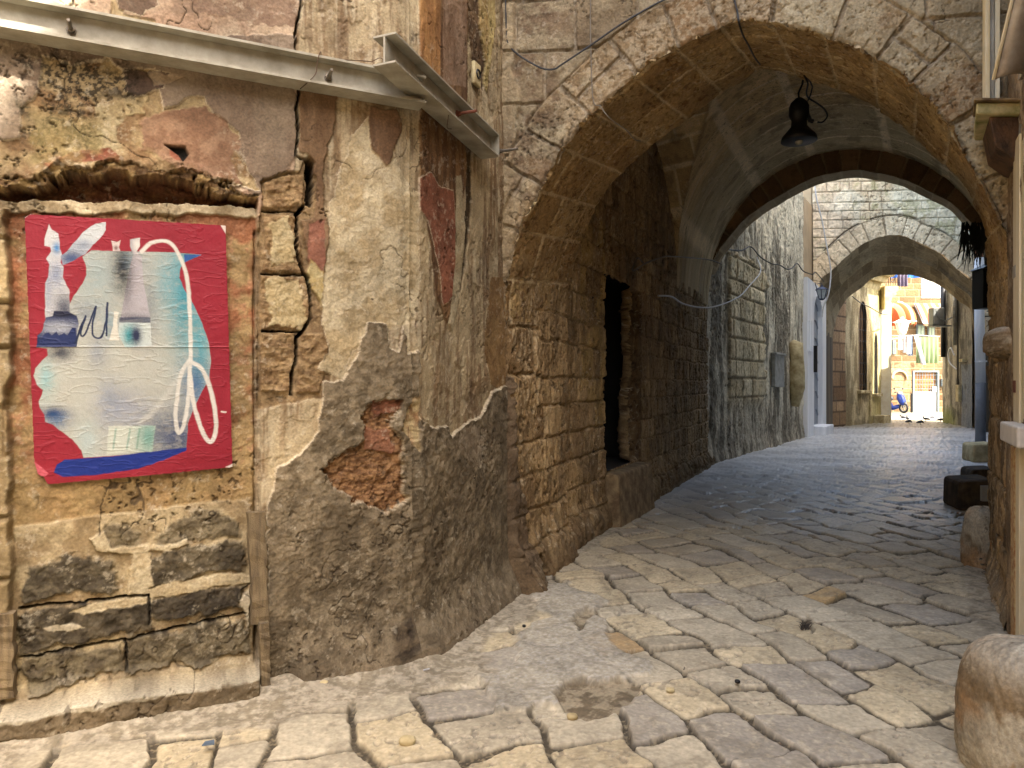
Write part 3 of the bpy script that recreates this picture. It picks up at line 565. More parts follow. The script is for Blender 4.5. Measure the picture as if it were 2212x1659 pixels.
# left flank of the passage: arch jamb, then the recessed wall with its black doorway
S_J = 1.30
DZ = PT.ats([(1325, 592), (1395, 1025)]); DX0, DX1 = PT.at(1325, 800)[0], PT.at(1378, 800)[0]; DZ1 = PT.at(1325, 592)[1]; DZ0 = PT.at(1325, 1020)[1]
def flank(x, z):
    jam = (x < S_J).astype(float)
    u = x+(fbm(x, z, 5, 3, 340)-.5)*.04; v = z+(fbm(x, z, 4, 3, 341)-.5)*.06
    d, a1, a2, *_ = blocks(u+.2, v, .27, .36, 342, .35, .45); big = x < .55; D, b1, b2, *_ = blocks(u+.1, v, .40, .60, 343, .2, .25)
    up = (z > 1.3) & (x < .62); d = np.where(up, D, d); a1 = np.where(up, b1, a1)
    n = fbm(x, z*.35, 22, 5, 344, .62)
    c = stone((184, 156, 112), (138, 112, 76), a1, n)
    c = mix(c, C(206, 184, 146), ss(fbm(x, z*.3, 40, 5, 345, .7), .50, .60)*np.where(up, .75, .18)*ss(fbm(x, z, 3, 3, 346), .35, .5))
    c = mix(c, C(178, 150, 92), ((x > 1.9) & (x < DX0) & (a2 > .3))*.65*ss(fbm(x, z, 5, 3, 347), .3, .5)*ss(z, .9, 1.3))
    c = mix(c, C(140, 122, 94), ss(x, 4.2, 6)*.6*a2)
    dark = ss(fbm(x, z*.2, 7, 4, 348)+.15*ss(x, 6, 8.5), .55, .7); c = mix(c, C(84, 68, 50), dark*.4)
    j = ss(.020-d, 0, .012); c = mix(c, mix(C(160, 136, 98), C(112, 90, 60), n), j*.55)
    pit = ss(fbm(x, z*.5, 30, 4, 349, .65), .60, .68)
    c = mix(c, C(52, 36, 22), pit*.7)
    h = .035*(fbm(x, z, 6, 5, 350, .6)-.5)+.02*a2-.016*j-.018*pit-.10*ss(x, S_J-.01, S_J+.02)*ss(2.2-x, -99, -98)
    cav = ss(-sdf(x+(fbm(x, z, 9, 4, 361)-.5)*.1, z+(fbm(x, z, 9, 4, 362)-.5)*.1, [(.30, -.2), (.33, .10), (.42, .22), (.52, .16), (.56, -.2)]), -.02, .02); h = h-.16*cav; c = mix(c, C(40, 32, 24), cav*.6)  # hollow at the foot, its shade also painted into the colour
    # door opening and torn reveal
    ex = DX0+(fbm(x*0, z, 9, 4, 351)-.5)*.05; ex2 = DX1+(fbm(x*0, z, 1.6, 5, 352)-.5)*.34
    hole = (x > ex) & (x < ex2) & (z > DZ0) & (z < DZ1+(fbm(x, z*0, 9, 3, 353)-.5)*.05)
    rv = ss(x-ex2, 0, .05)*ss(DX1+.55-x, 0, .05)*ss(DZ1-z, 0, .05)*ss(z-DZ0, 0, .05); h = h-.14*rv*ss(DX1+.5-x, 0, .4); c = mix(c, C(58, 38, 22), rv*.55)
    # cement flare coming round from the house, ragged foot
    f = ss(.10+.30*ss(1.5-z, 0, 1.6)+(fbm(x, z, 5, 5, 354, .6)-.5)*.22-x, -.01, .01)*ss(1.62-z, 0, .03)
    c = mix(c, mix(C(118, 100, 78), C(84, 70, 52), fbm(x, z, 10, 5, 355)), f); h = h+f*.045
    ft = ss(.45-z+(fbm(x, z, 4, 4, 356)-.5)*.3, 0, .4); c = mix(c, mix(C(112, 94, 68), C(70, 54, 36), fbm(x, z, 14, 5, 357, .65)), ft*.8); h = h+.10*ft+.05*ft*(fbm(x, z, 7, 4, 358)-.5)
    h = h+.12*ss(.45-z, 0, .45)**2*ss(.5-x, 0, .4); dust = ss(.10-z+.1*(fbm(x, z, 4, 3, 359)-.5)-0, 0, .1)*ss(x, 5, 6.5); c = mix(c, C(150, 138, 116), dust*.7)
    c, h = grime(c, h, x, z, 712, .45)
    wq = 1-ss(x, 0, .10); h = h*(1-wq)+np.interp(z, zB, hB)*wq
    return c, h, ~hole
SW_END = 9.45
def zlun(s, v=0.):
    """height of the cross vault above station s; v = 0 at the wall, 1 at the crown"""
    return 3.0+(2.15+.65*v)*np.sqrt(np.clip(1-((s-3.75)/2.62)**2, 0, 1))
x = np.r_[lin(0, 2.5, .008), lin(2.508, SW_END, .013)]; z = np.r_[lin(-.06, 3.0, .009), lin(3.012, 5.3, .016)]
X, Z = np.meshgrid(x, z, indexing='ij'); c, h, kp = flank(X, Z)
kp &= (Z < np.where(X < S_J, 2.45, np.maximum(zlun(X), 3.12)+.08))
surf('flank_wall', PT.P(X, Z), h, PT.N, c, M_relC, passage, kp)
m = MB(); m.quadbox([PT.P(DX0-.3, DZ0, -.9), PT.P(DX1+.7, DZ0, -.9), PT.P(DX1+.7, DZ0, -.95), PT.P(DX0-.3, DZ0, -.95), PT.P(DX0-.3, DZ1+.2, -.9), PT.P(DX1+.7, DZ1+.2, -.9), PT.P(DX1+.7, DZ1+.2, -.95), PT.P(DX0-.3, DZ1+.2, -.95)])
for (t0, t1, z0, z1) in ((DX0-.35, DX0-.22, DZ0-.1, DZ1+.3), (DX1+.6, DX1+.75, DZ0-.1, DZ1+.3), (DX0-.35, DX1+.75, DZ0-.12, DZ0-.01), (DX0-.35, DX1+.75, DZ1+.15, DZ1+.3)):
    m.quadbox([PT.P(t0, z0, -.12), PT.P(t1, z0, -.12), PT.P(t1, z0, -.96), PT.P(t0, z0, -.96), PT.P(t0, z1, -.12), PT.P(t1, z1, -.12), PT.P(t1, z1, -.96), PT.P(t0, z1, -.96)])
M_dark = mat('dark_interior', (30, 26, 22), .95); m.build('doorway', M_dark, passage)
m = MB(); m.quadbox([PT.P(DX0-.05, -.02, -.1), PT.P(DX1+.30, -.02, -.1), PT.P(DX1+.32, -.02, .14), PT.P(DX0-.05, -.02, .10), PT.P(DX0, DZ0-.01, -.1), PT.P(DX1+.30, DZ0-.01, -.1), PT.P(DX1+.28, DZ0-.02, .10), PT.P(DX0, DZ0-.03, .05)])
M_stone = mat('worn_stone', (150, 128, 92), .9, scale=9, c2=(96, 76, 50), bump=.8); m.build('doorstep', M_stone, passage, bevel=.03)

# vault
Lf = PT.P(S_J-.05, 0, -.1)[:2]; Lb = PT.P(SW_END-.4, 0, -.1)[:2]; Rf = np.array([4.12, 5.9]); Rb = np.array([8.75, 12.65])
nu, nv = int(420*SC), int(300*SC)
u = np.linspace(-.02, 1.02, nu)[:, None]; v = np.linspace(0, 1, nv)[None]
Lp = Lf+(Lb-Lf)*u[..., None]; Rp = Rf+(Rb-Rf)*u[..., None]; P2 = Lp*(1-v[..., None])+Rp*v[..., None]
s_ = (S_J-.05)+(SW_END-.4-S_J+.05)*u+0*v; vv = 1-np.abs(2*v-1)+0*u
zl = 3.05+2.8*np.clip(1-np.abs(2*v-1)**2.1, 0, 1)**.5+0*u; zc = zlun(s_, vv)
zz = np.maximum(zl, zc); P = np.concatenate([P2, zz[..., None]], -1)
Nn = np.cross(P[2:, 1:-1]-P[:-2, 1:-1], P[1:-1, 2:]-P[1:-1, :-2]); Nn = np.pad(Nn, ((1, 1), (1, 1), (0, 0)), 'edge'); Nn /= np.linalg.norm(Nn, axis=-1, keepdims=True)
Nn *= np.where(Nn[..., 2:] > 0, -1, 1)
isc = zc > zl; bu = np.where(isc, zz*1.2+vv*.3, s_); bv = np.where(isc, s_, vv*2.6+zz*.2)
d, a1, a2, *_ = blocks(np.where(isc, vv*3, s_), np.where(isc, np.arctan2(s_-3.75, 1.)*2.6, np.arctan2(zz-3., vv+.01)*3), .30, .62, 360, .1, .3)
n = fbm(s_, v*4, 5, 5, 361, .6); c = stone((214, 186, 136), (178, 150, 104), a1, n); c = mix(c, C(176, 160, 124), ss(s_, 6.2, 6.9)*.75)
j = ss(.030-d, 0, .015); c = mix(c, C(226, 206, 164), j*.9); c = mix(c, C(110, 92, 66), ss(fbm(s_, v*5, 3, 5, 362, .6), .56, .7)*.5); c = mix(c, C(120, 98, 68), .6*ss(.05-np.abs(zc-zl), 0, .05)); c, _ = grime(c, 0*s_, s_, v*5, 720, .35)
surf('vault', P, .035*(n-.5)+.012*a2-.010*j, Nn, c, M_relC, passage)

# rear arch: dark face, thin barrel
PD = Plane(Lb+np.array([0.02, .0]), Rb); TDr = np.array([.50, .866]); TH = .55
PDf = Plane(Lb+TDr*TH, Rb+TDr*TH)
arcR = [(1516, 760), (1520, 700), (1538, 616), (1550, 583), (1565, 553), (1590, 520), (1617, 488), (1645, 467), (1675, 447), (1715, 424), (1757, 403), (1800, 391), (1850, 384), (1900, 391), (1948, 403), (2000, 427), (2049, 452), (2079, 482), (2105, 510), (2120, 537), (2128, 580), (2131, 640)]
ARf = [tuple(p) for p in spline(PDf.ats(arcR), 4)]; o = 0
x = lin(-.5, PD.L+.6, .016); z = lin(2.2, 6.3, .016); X, Z = np.meshgrid(x, z, indexing='ij')
def ringcol(X, Z, arc, th, w, seed, cA, cB, cJ, mort=.6):
    d, al = pdist(X, Z, arc); al = al+(fbm(X, Z, 4, 3, seed)-.5)*.03; d = d+(fbm(X, Z, 4, 3, seed+9)-.5)*.04; k = np.floor(al/w+.2*np.sin(al*4)); fr = al/w+.2*np.sin(al*4)-k; dv = np.minimum(fr, 1-fr)*w
    ring = ss(th-d, -.01, .01); v1 = hsh(k, k*0+1, seed+1); db, r1, r2, *_ = blocks(X, Z, .30, .5, seed+2, .35, .4)
    n = fbm(X, Z, 7, 5, seed+3, .6); c = mix(stone(cA, cB, r1, n), stone(cA, cB, v1, n), ring)
    j = np.clip(ring*ss(.022-np.minimum(dv, np.abs(th-d)), 0, .012)+(1-ring)*ss(.02-db, 0, .012), 0, 1)
    c = mix(c, C(*cJ), j*mort); h = .05*(n-.5)+.03*np.where(ring > .5, v1, r1)-.035*j
    return c, h, ring
c, h, _ = ringcol(X, Z, ARf, .55, .33, 370, (146, 116, 84), (108, 82, 56), (166, 144, 110), .6)
kp = sdf(X+(fbm(X, Z, 6, 3, 375)-.5)*.05, Z, [(ARf[0][0], -1)]+ARf+[(ARf[-1][0], -1)], 4.) > 0
surf('rear_arch_face', PD.P(X, Z), h*.6, PD.N, c, M_relC, passage, kp)
r_, LL = resample(ARf, int(420*SC)); w = np.linspace(-.02, 1, 40)[None, :, None]
P = PD.P(r_[:, 0], r_[:, 1])[:, None]*(1-w)+PDf.P(r_[:, 0], r_[:, 1])[:, None]*w
U = np.linspace(0, LL, len(r_))[:, None]+0*w[..., 0]; W = w[..., 0]*.55+0*U; d, a1, *_ = blocks(W+9, U, .33, .8, 376, .1, .3)
n = fbm(U, W, 6, 4, 377); c = stone((168, 150, 118), (130, 110, 78), a1, n); c = mix(c, C(180, 164, 130), ss(.02-d, 0, .01)*.6)
Nn = np.zeros(P.shape); Nn[..., 2] = -1; cc = np.array([6.3, 12.9, 2.6]); Nn = cc-P; Nn /= np.linalg.norm(Nn, axis=-1, keepdims=True)
surf('rear_arch_barrel', P, .03*(n-.5), Nn, c, M_relC, passage)
x = lin(-.6, PD.L+.9, .06); z = lin(3.0, 10.5, .06); X, Z = np.meshgrid(x, z, indexing='ij')
kp = sdf(X, Z, [(ARf[0][0], -1)]+ARf+[(ARf[-1][0], -1)], 4.) > 0
surf('court_face', PDf.P(X, Z, -.01), 0*X, -PDf.N, np.broadcast_to(C(150, 132, 100), X.shape+(3,)).copy(), M_far, passage, kp)

# right-hand jamb of the arch
PR = Plane((3.1, 4.4), (4.01, 5.98))
x = np.r_[lin(-.02, PR.L, .008)]; z = np.r_[lin(-.06, 2.6, .008)]; X, Z = np.meshgrid(x, z, indexing='ij')
n = fbm(X, Z*.5, 12, 5, 380, .62); d, a1, a2, *_ = blocks(X+.4, Z, .42, .62, 381, .2, .3)
c = mix(C(168, 142, 102), C(122, 98, 66), ss(n, .38, .62)); c = mix(c, C(164, 140, 100), ss(Z, 1.6, 2.3)*.6*ss(n, .3, .6))
c = mix(c, C(62, 52, 38), ss(fbm(X, Z*.3, 6, 4, 382), .56, .7)*.6); c = mix(c, C(150, 136, 112), ss(.25-Z+.2*(n-.5), 0, .2)*.5)
h = .045*(fbm(X, Z, 6, 5, 383, .6)-.5)-.02*ss(.02-d, 0, .015)*ss(fbm(X, Z, 2, 2, 384), .4, .5)+.05*ss(.25-Z, 0, .25)
c, h = grime(c, h, X, Z, 713)
surf('jamb', PR.P(X, Z), h, PR.N, c, M_relC, passage, alb=.85)
m = MB(); m.prism([(3.2, 4.5, -.02), (4.04, 5.98, -.02), (4.25, 5.9, -.02), (8.95, 12.7, -.02), (9.3, 13.4, -.02), (12, 12, -.02), (6, 4.2, -.02)], (0, 0, 10)); m.build('right_flank', M_stone, passage)  # raised out of view so that no sun crosses into the court
m = MB(); m.prism([PC.P(-.05, 0, -.1), PC.P(PC.L+.3, 0, -.1), (12, 12, 0), (9.3, 13.3, 0), PD.P(-.2, 0, -.1), PT.P(9, 0, -.6), PT.P(.2, 0, -.6)], (0, 0, 5.6))
for i in range(len(m.v)): m.v[i] = (m.v[i][0], m.v[i][1], m.v[i][2]+6.4)
m.build('storey_above', M_mass, passage)  # unseen upper storey, its height set to keep sun off the court
m = MB(); m.prism([PT.P(.0, 0, -.97), PT.P(9.6, 0, -.97), PT.P(9.6, 0, -3), PT.P(0, 0, -3)], (0, 0, 10)); m.build('side_mass', M_mass, passage)
m = MB(); m.prism([PC2.P(-.7, 0, .02), PC2.P(.02, 0, .02), PC2.P(.02, 0, -.02), PC2.P(-.7, 0, -.02)], (0, 0, .1))

# ---------------------------------------------------------------- the paved lane
def lane():
    ny = int(900*SC); nx = int(1150*SC)
    inv = np.linspace(1/1.9, 1/31., ny); Y = 1/inv; near = np.linspace(-3, 1.88, 30); Y = np.r_[near, Y]
    r = np.linspace(-.86, .86, nx); wid = np.maximum(Y, 1.9)
    X = r[None, :]*wid[:, None]; Y = np.broadcast_to(Y[:, None], X.shape).copy()
    e1 = np.array([.30, -.954]); e2 = np.array([.954, .30])
    u = X*e1[0]+Y*e1[1]; v = X*e2[0]+Y*e2[1]
    u0 = u+(fbm(X, Y, 1.1, 3, 400)-.5)*.30; v0 = v+(fbm(X, Y, 1.0, 3, 401)-.5)*.30
    u0 = u0+(fbm(X, Y, 2.4, 2, 431)-.5)*.13; v0 = v0+(fbm(X, Y, 2.1, 2, 432)-.5)*.13
    u1 = u0+(fbm(X, Y, 7, 4, 402)-.5)*.05; v1 = v0+(fbm(X, Y, 7, 4, 403)-.5)*.05
    d, a1, a2, fu, fv = blocks(u1, v1, .33, .40, 404, .3, .4)
    b1 = hsh(np.floor(a1*9999), np.floor(a2*9999), 405)
    n = fbm(X, Y, 7, 5, 406, .6); fine = fbm(X, Y, 30, 4, 407, .65)
    big = fbm(X, Y, .5, 3, 408)
    c = mix(C(190, 180, 156), C(166, 156, 134), a1); c = mix(c, C(200, 182, 142), (a2 > .68)*.5); c = mix(c, C(150, 144, 134), (a2 < .2)*.7); c = mix(c, C(196, 158, 94), ((hsh(np.floor(a1*999), np.floor(a2*999), 9) > .982))*.6)
    c = mix(c, C(130, 120, 100), ss(n, .54, .72)*.45); c = mix(c, C(210, 198, 170), ss(fine, .56, .68)*.35)
    # shade under the passage painted into the floor as a browner tone
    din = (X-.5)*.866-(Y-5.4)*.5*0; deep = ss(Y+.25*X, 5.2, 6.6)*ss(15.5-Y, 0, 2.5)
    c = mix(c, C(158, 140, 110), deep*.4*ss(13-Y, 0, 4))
    jw = .009+.009*ss(Y, 7, 12)+.010*fbm(X, Y, 3.2, 3, 409)*ss(9-Y, -6, 6); joint = ss(jw+.006-d, 0, .010)
    dome = .75*np.sqrt(np.clip(d/.022, 0, 1))+.25*np.sqrt(np.clip(d/.11, 0, 1)); lvl = (b1-.5)*.020*ss(14-Y, -8, 5)
    tilt = ((fu-.5)*(a1-.5)+(fv-.5)*(a2-.5))*.035
    h = .018*dome+.7*lvl+tilt*(1+1.2*ss(Y, 7, 12))+.010*(n-.5)+.004*(fine-.5)
    pits = ss(fbm(X, Y, 24, 4, 410, .6), .63, .69)*(a2 > .55)*.8*(1-ss(Y, 6, 10)); h = h-.010*pits; c = mix(c, C(110, 102, 90), pits*.6)
    grit = fbm(X, Y, 60, 3, 411)
    jc = mix(C(60, 52, 38), C(124, 112, 88), ss(grit, .50, .74)); jc = jc*(1-.5*ss(Y, 7, 11))[..., None]; hj = -.012+.010*(grit-.5)+.012*ss(fbm(X, Y, 3, 2, 412), .3, .7)
    c = mix(c, jc, joint*.95); h = h*(1-joint)+hj*joint
    # gravel and dust collecting along the foot of the walls
    def wall_d(p, q):
        dd, _ = pdist(X, Y, [p, q]); return dd
    near_w = np.minimum(wall_d((-4, 2.3), (-.556, 3.946))*.75, wall_d((-.556, 3.946), (-.054, 5.19)))
    dz = ss(.34+(fbm(X, Y, 3, 4, 413)-.5)*.35-near_w, -.02, .06)
    dz = np.maximum(dz, .9*ss(.16+(fbm(X, Y, 3, 3, 414)-.5)*.12-wall_d(tuple(LC), tuple(LC+TD*9.5)), 0, .08)); dz = np.maximum(dz, .8*ss(.22+(fbm(X, Y, 4, 3, 415)-.5)*.2-wall_d((2.0, 2.3), (3.9, 5.9)), 0, .08))
    dc = mix(C(172, 162, 142), C(132, 122, 102), ss(fbm(X, Y, 25, 5, 416, .65), .4, .62))
    c = mix(c, dc, dz*.9); h = h*(1-dz)+dz*(.018+.016*(fbm(X, Y, 12, 4, 417)-.5)+.05*ss(.22-near_w, 0, .25))
    # grey asphalt patch with two broken holes
    G = lambda pts: [((a-CX)/F*(H*F/(b-CY)), H*F/(b-CY)) for a, b in pts]
    px = X+(fbm(X, Y, 4, 4, 418)-.5)*.25; py = Y+(fbm(X, Y, 4, 4, 419)-.5)*.25
    pm = ss(-sdf(px, py, G([(1175, 1255), (1290, 1290), (1300, 1340), (1310, 1390), (1400, 1440), (1385, 1475), (1250, 1500), (1215, 1540), (1080, 1530), (1040, 1470), (1110, 1440), (1130, 1380), (1190, 1340), (1150, 1300)])), -.02, .02)
    ac = mix(C(172, 165, 148), C(150, 143, 126), ss(fbm(X, Y, 40, 4, 420), .4, .6)); ac = mix(ac, C(176, 172, 164), ss(fbm(X, Y, 70, 2, 421), .62, .68)*.6)
    pm2 = ss(-sdf(px, py, G([(1040, 1500), (1215, 1492), (1225, 1530), (1060, 1545)])), -.01, .01); pm = np.maximum(pm, pm2)
    c = mix(c, ac, pm*.85); h = h*(1-pm)+pm*(.034+.014*(fbm(X, Y, 5, 4, 422)-.5))
    for q, dp in (([(1212, 1512), (1222, 1486), (1262, 1470), (1290, 1484), (1330, 1478), (1372, 1490), (1340, 1530), (1270, 1560), (1225, 1545)], .035), ([(1238, 1350), (1252, 1330), (1290, 1322), (1300, 1338), (1268, 1350), (1250, 1372)], .03), ([(1725, 1345), (1745, 1335), (1752, 1362), (1735, 1368)], .03)):
        hm = ss(-sdf(X+(fbm(X, Y, 5, 4, 423)-.5)*.16, Y+(fbm(X, Y, 5, 4, 424)-.5)*.16, G(q)), -.016, .016)
        c = mix(c, mix(C(150, 138, 114), C(104, 92, 72), ss(fbm(X, Y, 16, 5, 425, .65), .4, .6)), hm); h = h*(1-hm)+hm*(.030-dp+.018*(fbm(X, Y, 9, 4, 426)-.5))
    # the open square beyond is flagged smoothly
    rough = .72-.33*ss(Y, 5.5, 8.5)+.18*(fine-.5)+.12*joint; rough = np.clip(np.where(dz+pm > .5, .9, rough), .3, .95)
    cool = ss(Y, 7.5, 11)*ss(25.5-Y, 0, 1); c = mix(c, C(190, 193, 196), cool*.8)  # bluish sky light of the court painted into the stone colour
    fl = ss(Y, 24.9, 25.6); c = mix(c, C(132, 124, 106)*(.9+.2*n[..., None]), fl*.9)
    gm = fbm(X, Y, 4, 6, 430, .72); c = .92*c*np.clip(1+.8*(gm-.5)*(1-.9*ss(Y, 8, 13)), .5, 1.5)[..., None]; h = h+.006*(gm-.5)
    swl = fbm(X*.6, Y, 1.6, 3, 433); h = h*(1-.25*ss(Y, 8, 13))+.05*(swl-.5)*ss(Y, 9, 14); c = c*np.clip(1+1.1*(fbm(X*.45, Y*1.0, 2.2, 5, 434, .65)-.5)*ss(Y, 8, 12), .5, 1.5)[..., None]
    P = np.stack([X, Y, 0*X], -1)
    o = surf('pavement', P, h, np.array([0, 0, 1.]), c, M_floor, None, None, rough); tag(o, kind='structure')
lane()
M_ground = mat('ground_dirt', (150, 140, 120), .9, scale=3)
m = MB(); m.box(-150, 150, -60, 250, -.5, -.09); tag(m.build('ground', M_ground), kind='structure')
# ---------------------------------------------------------------- the court behind the passage
PE = Plane((4.02, 13.95), (8.45, 20.6)); PW = Plane((8.45, 20.6), (10.16, 23.25)); PF = Plane((10.16, 23.25), (15.4, 22.75))
court = empty('stained_house', (6, 17, 0), 'tall black-streaked house of small stone blocks on the left of the sunlit court', 'house')
x = lin(-.6, PE.L, .022); z = lin(-.06, 7.4, .022); X, Z = np.meshgrid(x, z, indexing='ij')
E = PE.ats
d, a1, a2, *_ = blocks(X, Z, .42, .62, 500, .25, .4); n = fbm(X, Z, 4, 5, 501, .62); ns = fbm(X, Z*.14, 5, 5, 502, .62)
xb0, xb1 = PE.at(1572, 800)[0], PE.at(1650, 800)[0]; zb = PE.at(1600, 560)[1]
blk = ss(X-xb0+(n-.5)*.3, -.05, .05)*ss(xb1-X+(n-.5)*.9, -.1, .1)*ss(zb-Z+(n-.5)*.5, -.05, .05)*ss(Z, .9, 1.3)
base = mix(C(206, 198, 176), C(160, 150, 130), ss(ns, .38, .62)); base = mix(base, C(216, 208, 186), ss(Z, 4.2, 5.6)*.6)
bc = stone((216, 204, 172), (186, 170, 136), a1, n); j = ss(.035-d, 0, .02)
c = mix(base, mix(bc, C(116, 100, 74), j*.7), blk)
bl = ss(ns+.22*ss(np.abs(X-(xb1+1.3)), 1.6, .2)*ss(5.6-Z, -.5, 1.2)+.25*ss(.8-np.abs(X-.1), 0, .5)*ss(4.6-Z, 0, .6)-.08*blk, .56, .70)*(1-.9*blk); c = mix(c, C(84, 78, 66), bl*.65)
c = mix(c, C(110, 104, 92), ss(1.2-Z, 0, .9)*.4)
h = .07*(n-.5)+blk*(.05+.02*a2-.035*j)+.004*(ns-.5)*(1-blk)+.06*ss(.4-Z+.3*(fbm(X, Z, 2, 4, 503)-.5), 0, .5)
for q, w_ in (([(1721, 580), (1718, 700), (1722, 930)], .05), ([(1674, 575), (1676, 640), (1674, 800), (1677, 900)], .02)):
    dd, _ = pdist(X+(n-.5)*.1, Z, E(q)); m_ = ss(w_-dd, 0, .02); c = mix(c, C(22, 20, 18), m_*.9); h = h-.06*m_
c, h = grime(c, h, X, Z, 714, .5, 1.2, rel=.02)
surf('wall', PE.P(X, Z), h, PE.N, c, M_far, court)
m = MB(); m.prism([PE.P(-.6, 0, -.3), PE.P(PE.L+.1, 0, -.3), PW.P(PW.L, 0, -.3), (9, 25, 0), (3, 17, 0)], (0, 0, 7.4)); m.build('rear_mass', M_mass, court)
m = MB(); a, b = PE.at(1664, 870)[0], PE.at(1684, 870)[0]; M_meter = mat('meter_plate', (158, 162, 160), .6, .1, scale=6, c2=(124, 126, 122))
z0, z1 = PE.at(1674, 836)[1], PE.at(1674, 768)[1]
m.fbox(PE.P(a, z0, .02), PE.v3()*(b-a), PE.N*.1, (0, 0, z1-z0)); m.fbox(PE.P(a-.03, z1, .02), PE.v3()*(b-a+.06), PE.N*.14, (0, 0, .06))
tag(m.build('meter_cabinet', M_meter, bevel=.01), 'flat grey metal cabinet fixed on the black-streaked court wall', 'utility box')
# limestone pilaster stub with torn pale sacking
m = MB(); a = PE.at(1708, 900)[0]; M_pale = mat('pale_stone', (206, 192, 150), .9, scale=5, c2=(150, 132, 92), bump=.6)
zt, zm = PE.at(1708, 736)[1], PE.at(1708, 870)[1]
m.tube([PE.P(a, zm-.1, .12), PE.P(a+.02, zm+.4, .16), PE.P(a, (zm+zt)/2, .15), PE.P(a-.02, zt-.5, .17), PE.P(a, zt-.12, .12), PE.P(a, zt, .05)], [.10, .2, .21, .17, .2, .05], 10)
tag(m.build('broken_pilaster', M_pale, smooth=True), 'stub of a pale broken pilaster on the black-streaked wall beside the white doorway', 'pilaster')

# white rendered front with the tall arched grey door
wf = empty('white_house_front', (9, 21.6, 0), 'narrow white-painted house front with a tall arched grey door beside the far archway', 'house')
M_white = mat('white_paint', (238, 240, 243), .7, scale=3, c2=(214, 218, 224), bump=.25, streak=True)
Wt = PW.ats; zt = PW.at(1740, 602)[1]; d0, dw = PW.at(1749, 800)[0], PW.at(1768, 800)[0]; zs, za, zb0 = PW.at(1758, 700)[1], PW.at(1760, 640)[1], PW.at(1758, 925)[1]
out = [(-.02, -.05), (-.02, zt), (PW.L-.02, zt-.12), (PW.L-.02, -.05), (dw, -.05), (dw, zs)]
ar = [(d0+(dw-d0)*(.5+.5*math.cos(math.pi*k/14)), zs+(za-zs)*math.sin(math.pi*k/14)**.8) for k in range(15)]
out = out[:5]+ar+[(d0, -.05)]
m = MB(); m.prism([PW.P(t, zz_, .12) for t, zz_ in out], -PW.N*.3); m.build('render_coat', M_white, wf)
m = MB(); m.prism([PW.P(t, zz_, -.02) for t, zz_ in [(dw, 0)]+ar+[(d0, 0)]], -PW.N*.05)
M_gdoor = mat('blue_grey_door', (150, 158, 170), .5, scale=3, c2=(130, 138, 150), streak=True); dr = m.build('door', M_gdoor, wf)
m = MB()
for k in range(7):
    zc_ = .5+k*.55; m.tube([PW.P(d0+(dw-d0)*(.5+.42*math.cos(a_)), zc_+.3*math.sin(a_), .0) for a_ in np.linspace(.2, math.pi-.2, 9)], .018, 5)
m.build('moulding', M_gdoor, dr)
m = MB(); m.fbox(PW.P(d0-.06, 1.9, .12), PW.v3()*.05, PW.N*.1, (0, 0, .8)); m.build('hinge_plate', M_black, wf)
m = MB(); m.fbox(PW.P(d0+.02, -.05, -.05), PW.v3()*(dw-d0-.02), PW.N*.5, (0, 0, .33)); m.build('door_step', M_white, wf, bevel=.02)
m = MB(); m.fbox(PW.P(.1, 2.5, .11), PW.v3()*.5, PW.N*.05, (0, 0, .9)); m.build('letter_panel', M_white, wf, bevel=.01)

# far archway
far = empty('far_archway', (12.7, 23, 0), 'far stone archway with pale voussoirs and a deep dark soffit across the lane', 'archway')
a3 = [(1773, 700), (1772, 640), (1773, 605), (1790, 590), (1811, 572.6), (1855, 534), (1893, 515), (1932, 508), (1960, 513), (1986, 526), (2030, 548), (2066, 581), (2106.6, 619), (2109, 690)]
b3 = [(1797, 790), (1798, 730), (1800.6, 687), (1822, 646), (1838, 631), (1855, 619), (1888, 594), (1912, 589), (1950, 588), (1986, 593), (2030, 611), (2074, 646), (2092, 658), (2101, 668), (2104, 700), (2106, 750)]
PG = Plane((10.55, 25.1), (15.9, 24.9))
A3 = [tuple(p) for p in spline(PF.ats(a3), 4)]; B3 = [tuple(p) for p in spline(PG.ats(b3), 4)]
x = lin(-.3, PF.L+.3, .022); z = lin(3., 8.8, .022); X, Z = np.meshgrid(x, z, indexing='ij')
c, h, ring = ringcol(X, Z, A3, .62, .44, 520, (224, 208, 178), (196, 176, 144), (120, 104, 82), .8)
c = mix(c, C(226, 222, 200), (1-ring)*ss(fbm(X, Z, 1.2, 3, 521)+.1*(X-1.4), .42, .6)*.6); c = mix(c, C(150, 146, 96), (1-ring)*ss(fbm(X, Z, 3, 4, 522), .58, .7)*.5)
c = mix(c, C(196, 182, 162), (1-ring)*ss(1.6-X, 0, 1.2)*.5)
c, h = grime(c, h, X, Z, 715, .4, 1.2, rel=.02)
dd, _ = pdist(X, Z, A3); ln = ss(.03-np.abs(dd-.66), 0, .02)*(fbm(X, Z, 1.5, 2, 523) > .42); c = mix(c, C(50, 40, 28), ln*.8); h = h-.05*ln
kp = sdf(X+(fbm(X, Z, 5, 3, 524)-.5)*.08, Z, [(A3[0][0]-.02, -1)]+A3+[(A3[-1][0]+.02, -1)], 6.) > 0
surf('facade', PF.P(X, Z), h, PF.N, c, M_far, far, kp)
ra, LL = resample(A3, 260); rb, _ = resample(B3, 260); w = np.linspace(0, 1, 110)[None, :, None]
Pa = PF.P(ra[:, 0], ra[:, 1])[:, None]; Pb = PG.P(rb[:, 0], rb[:, 1])[:, None]
P = Pa*(1-w)+Pb*w; U = np.linspace(0, LL, 260)[:, None]+0*w[..., 0]; W = w[..., 0]*2.1+0*U
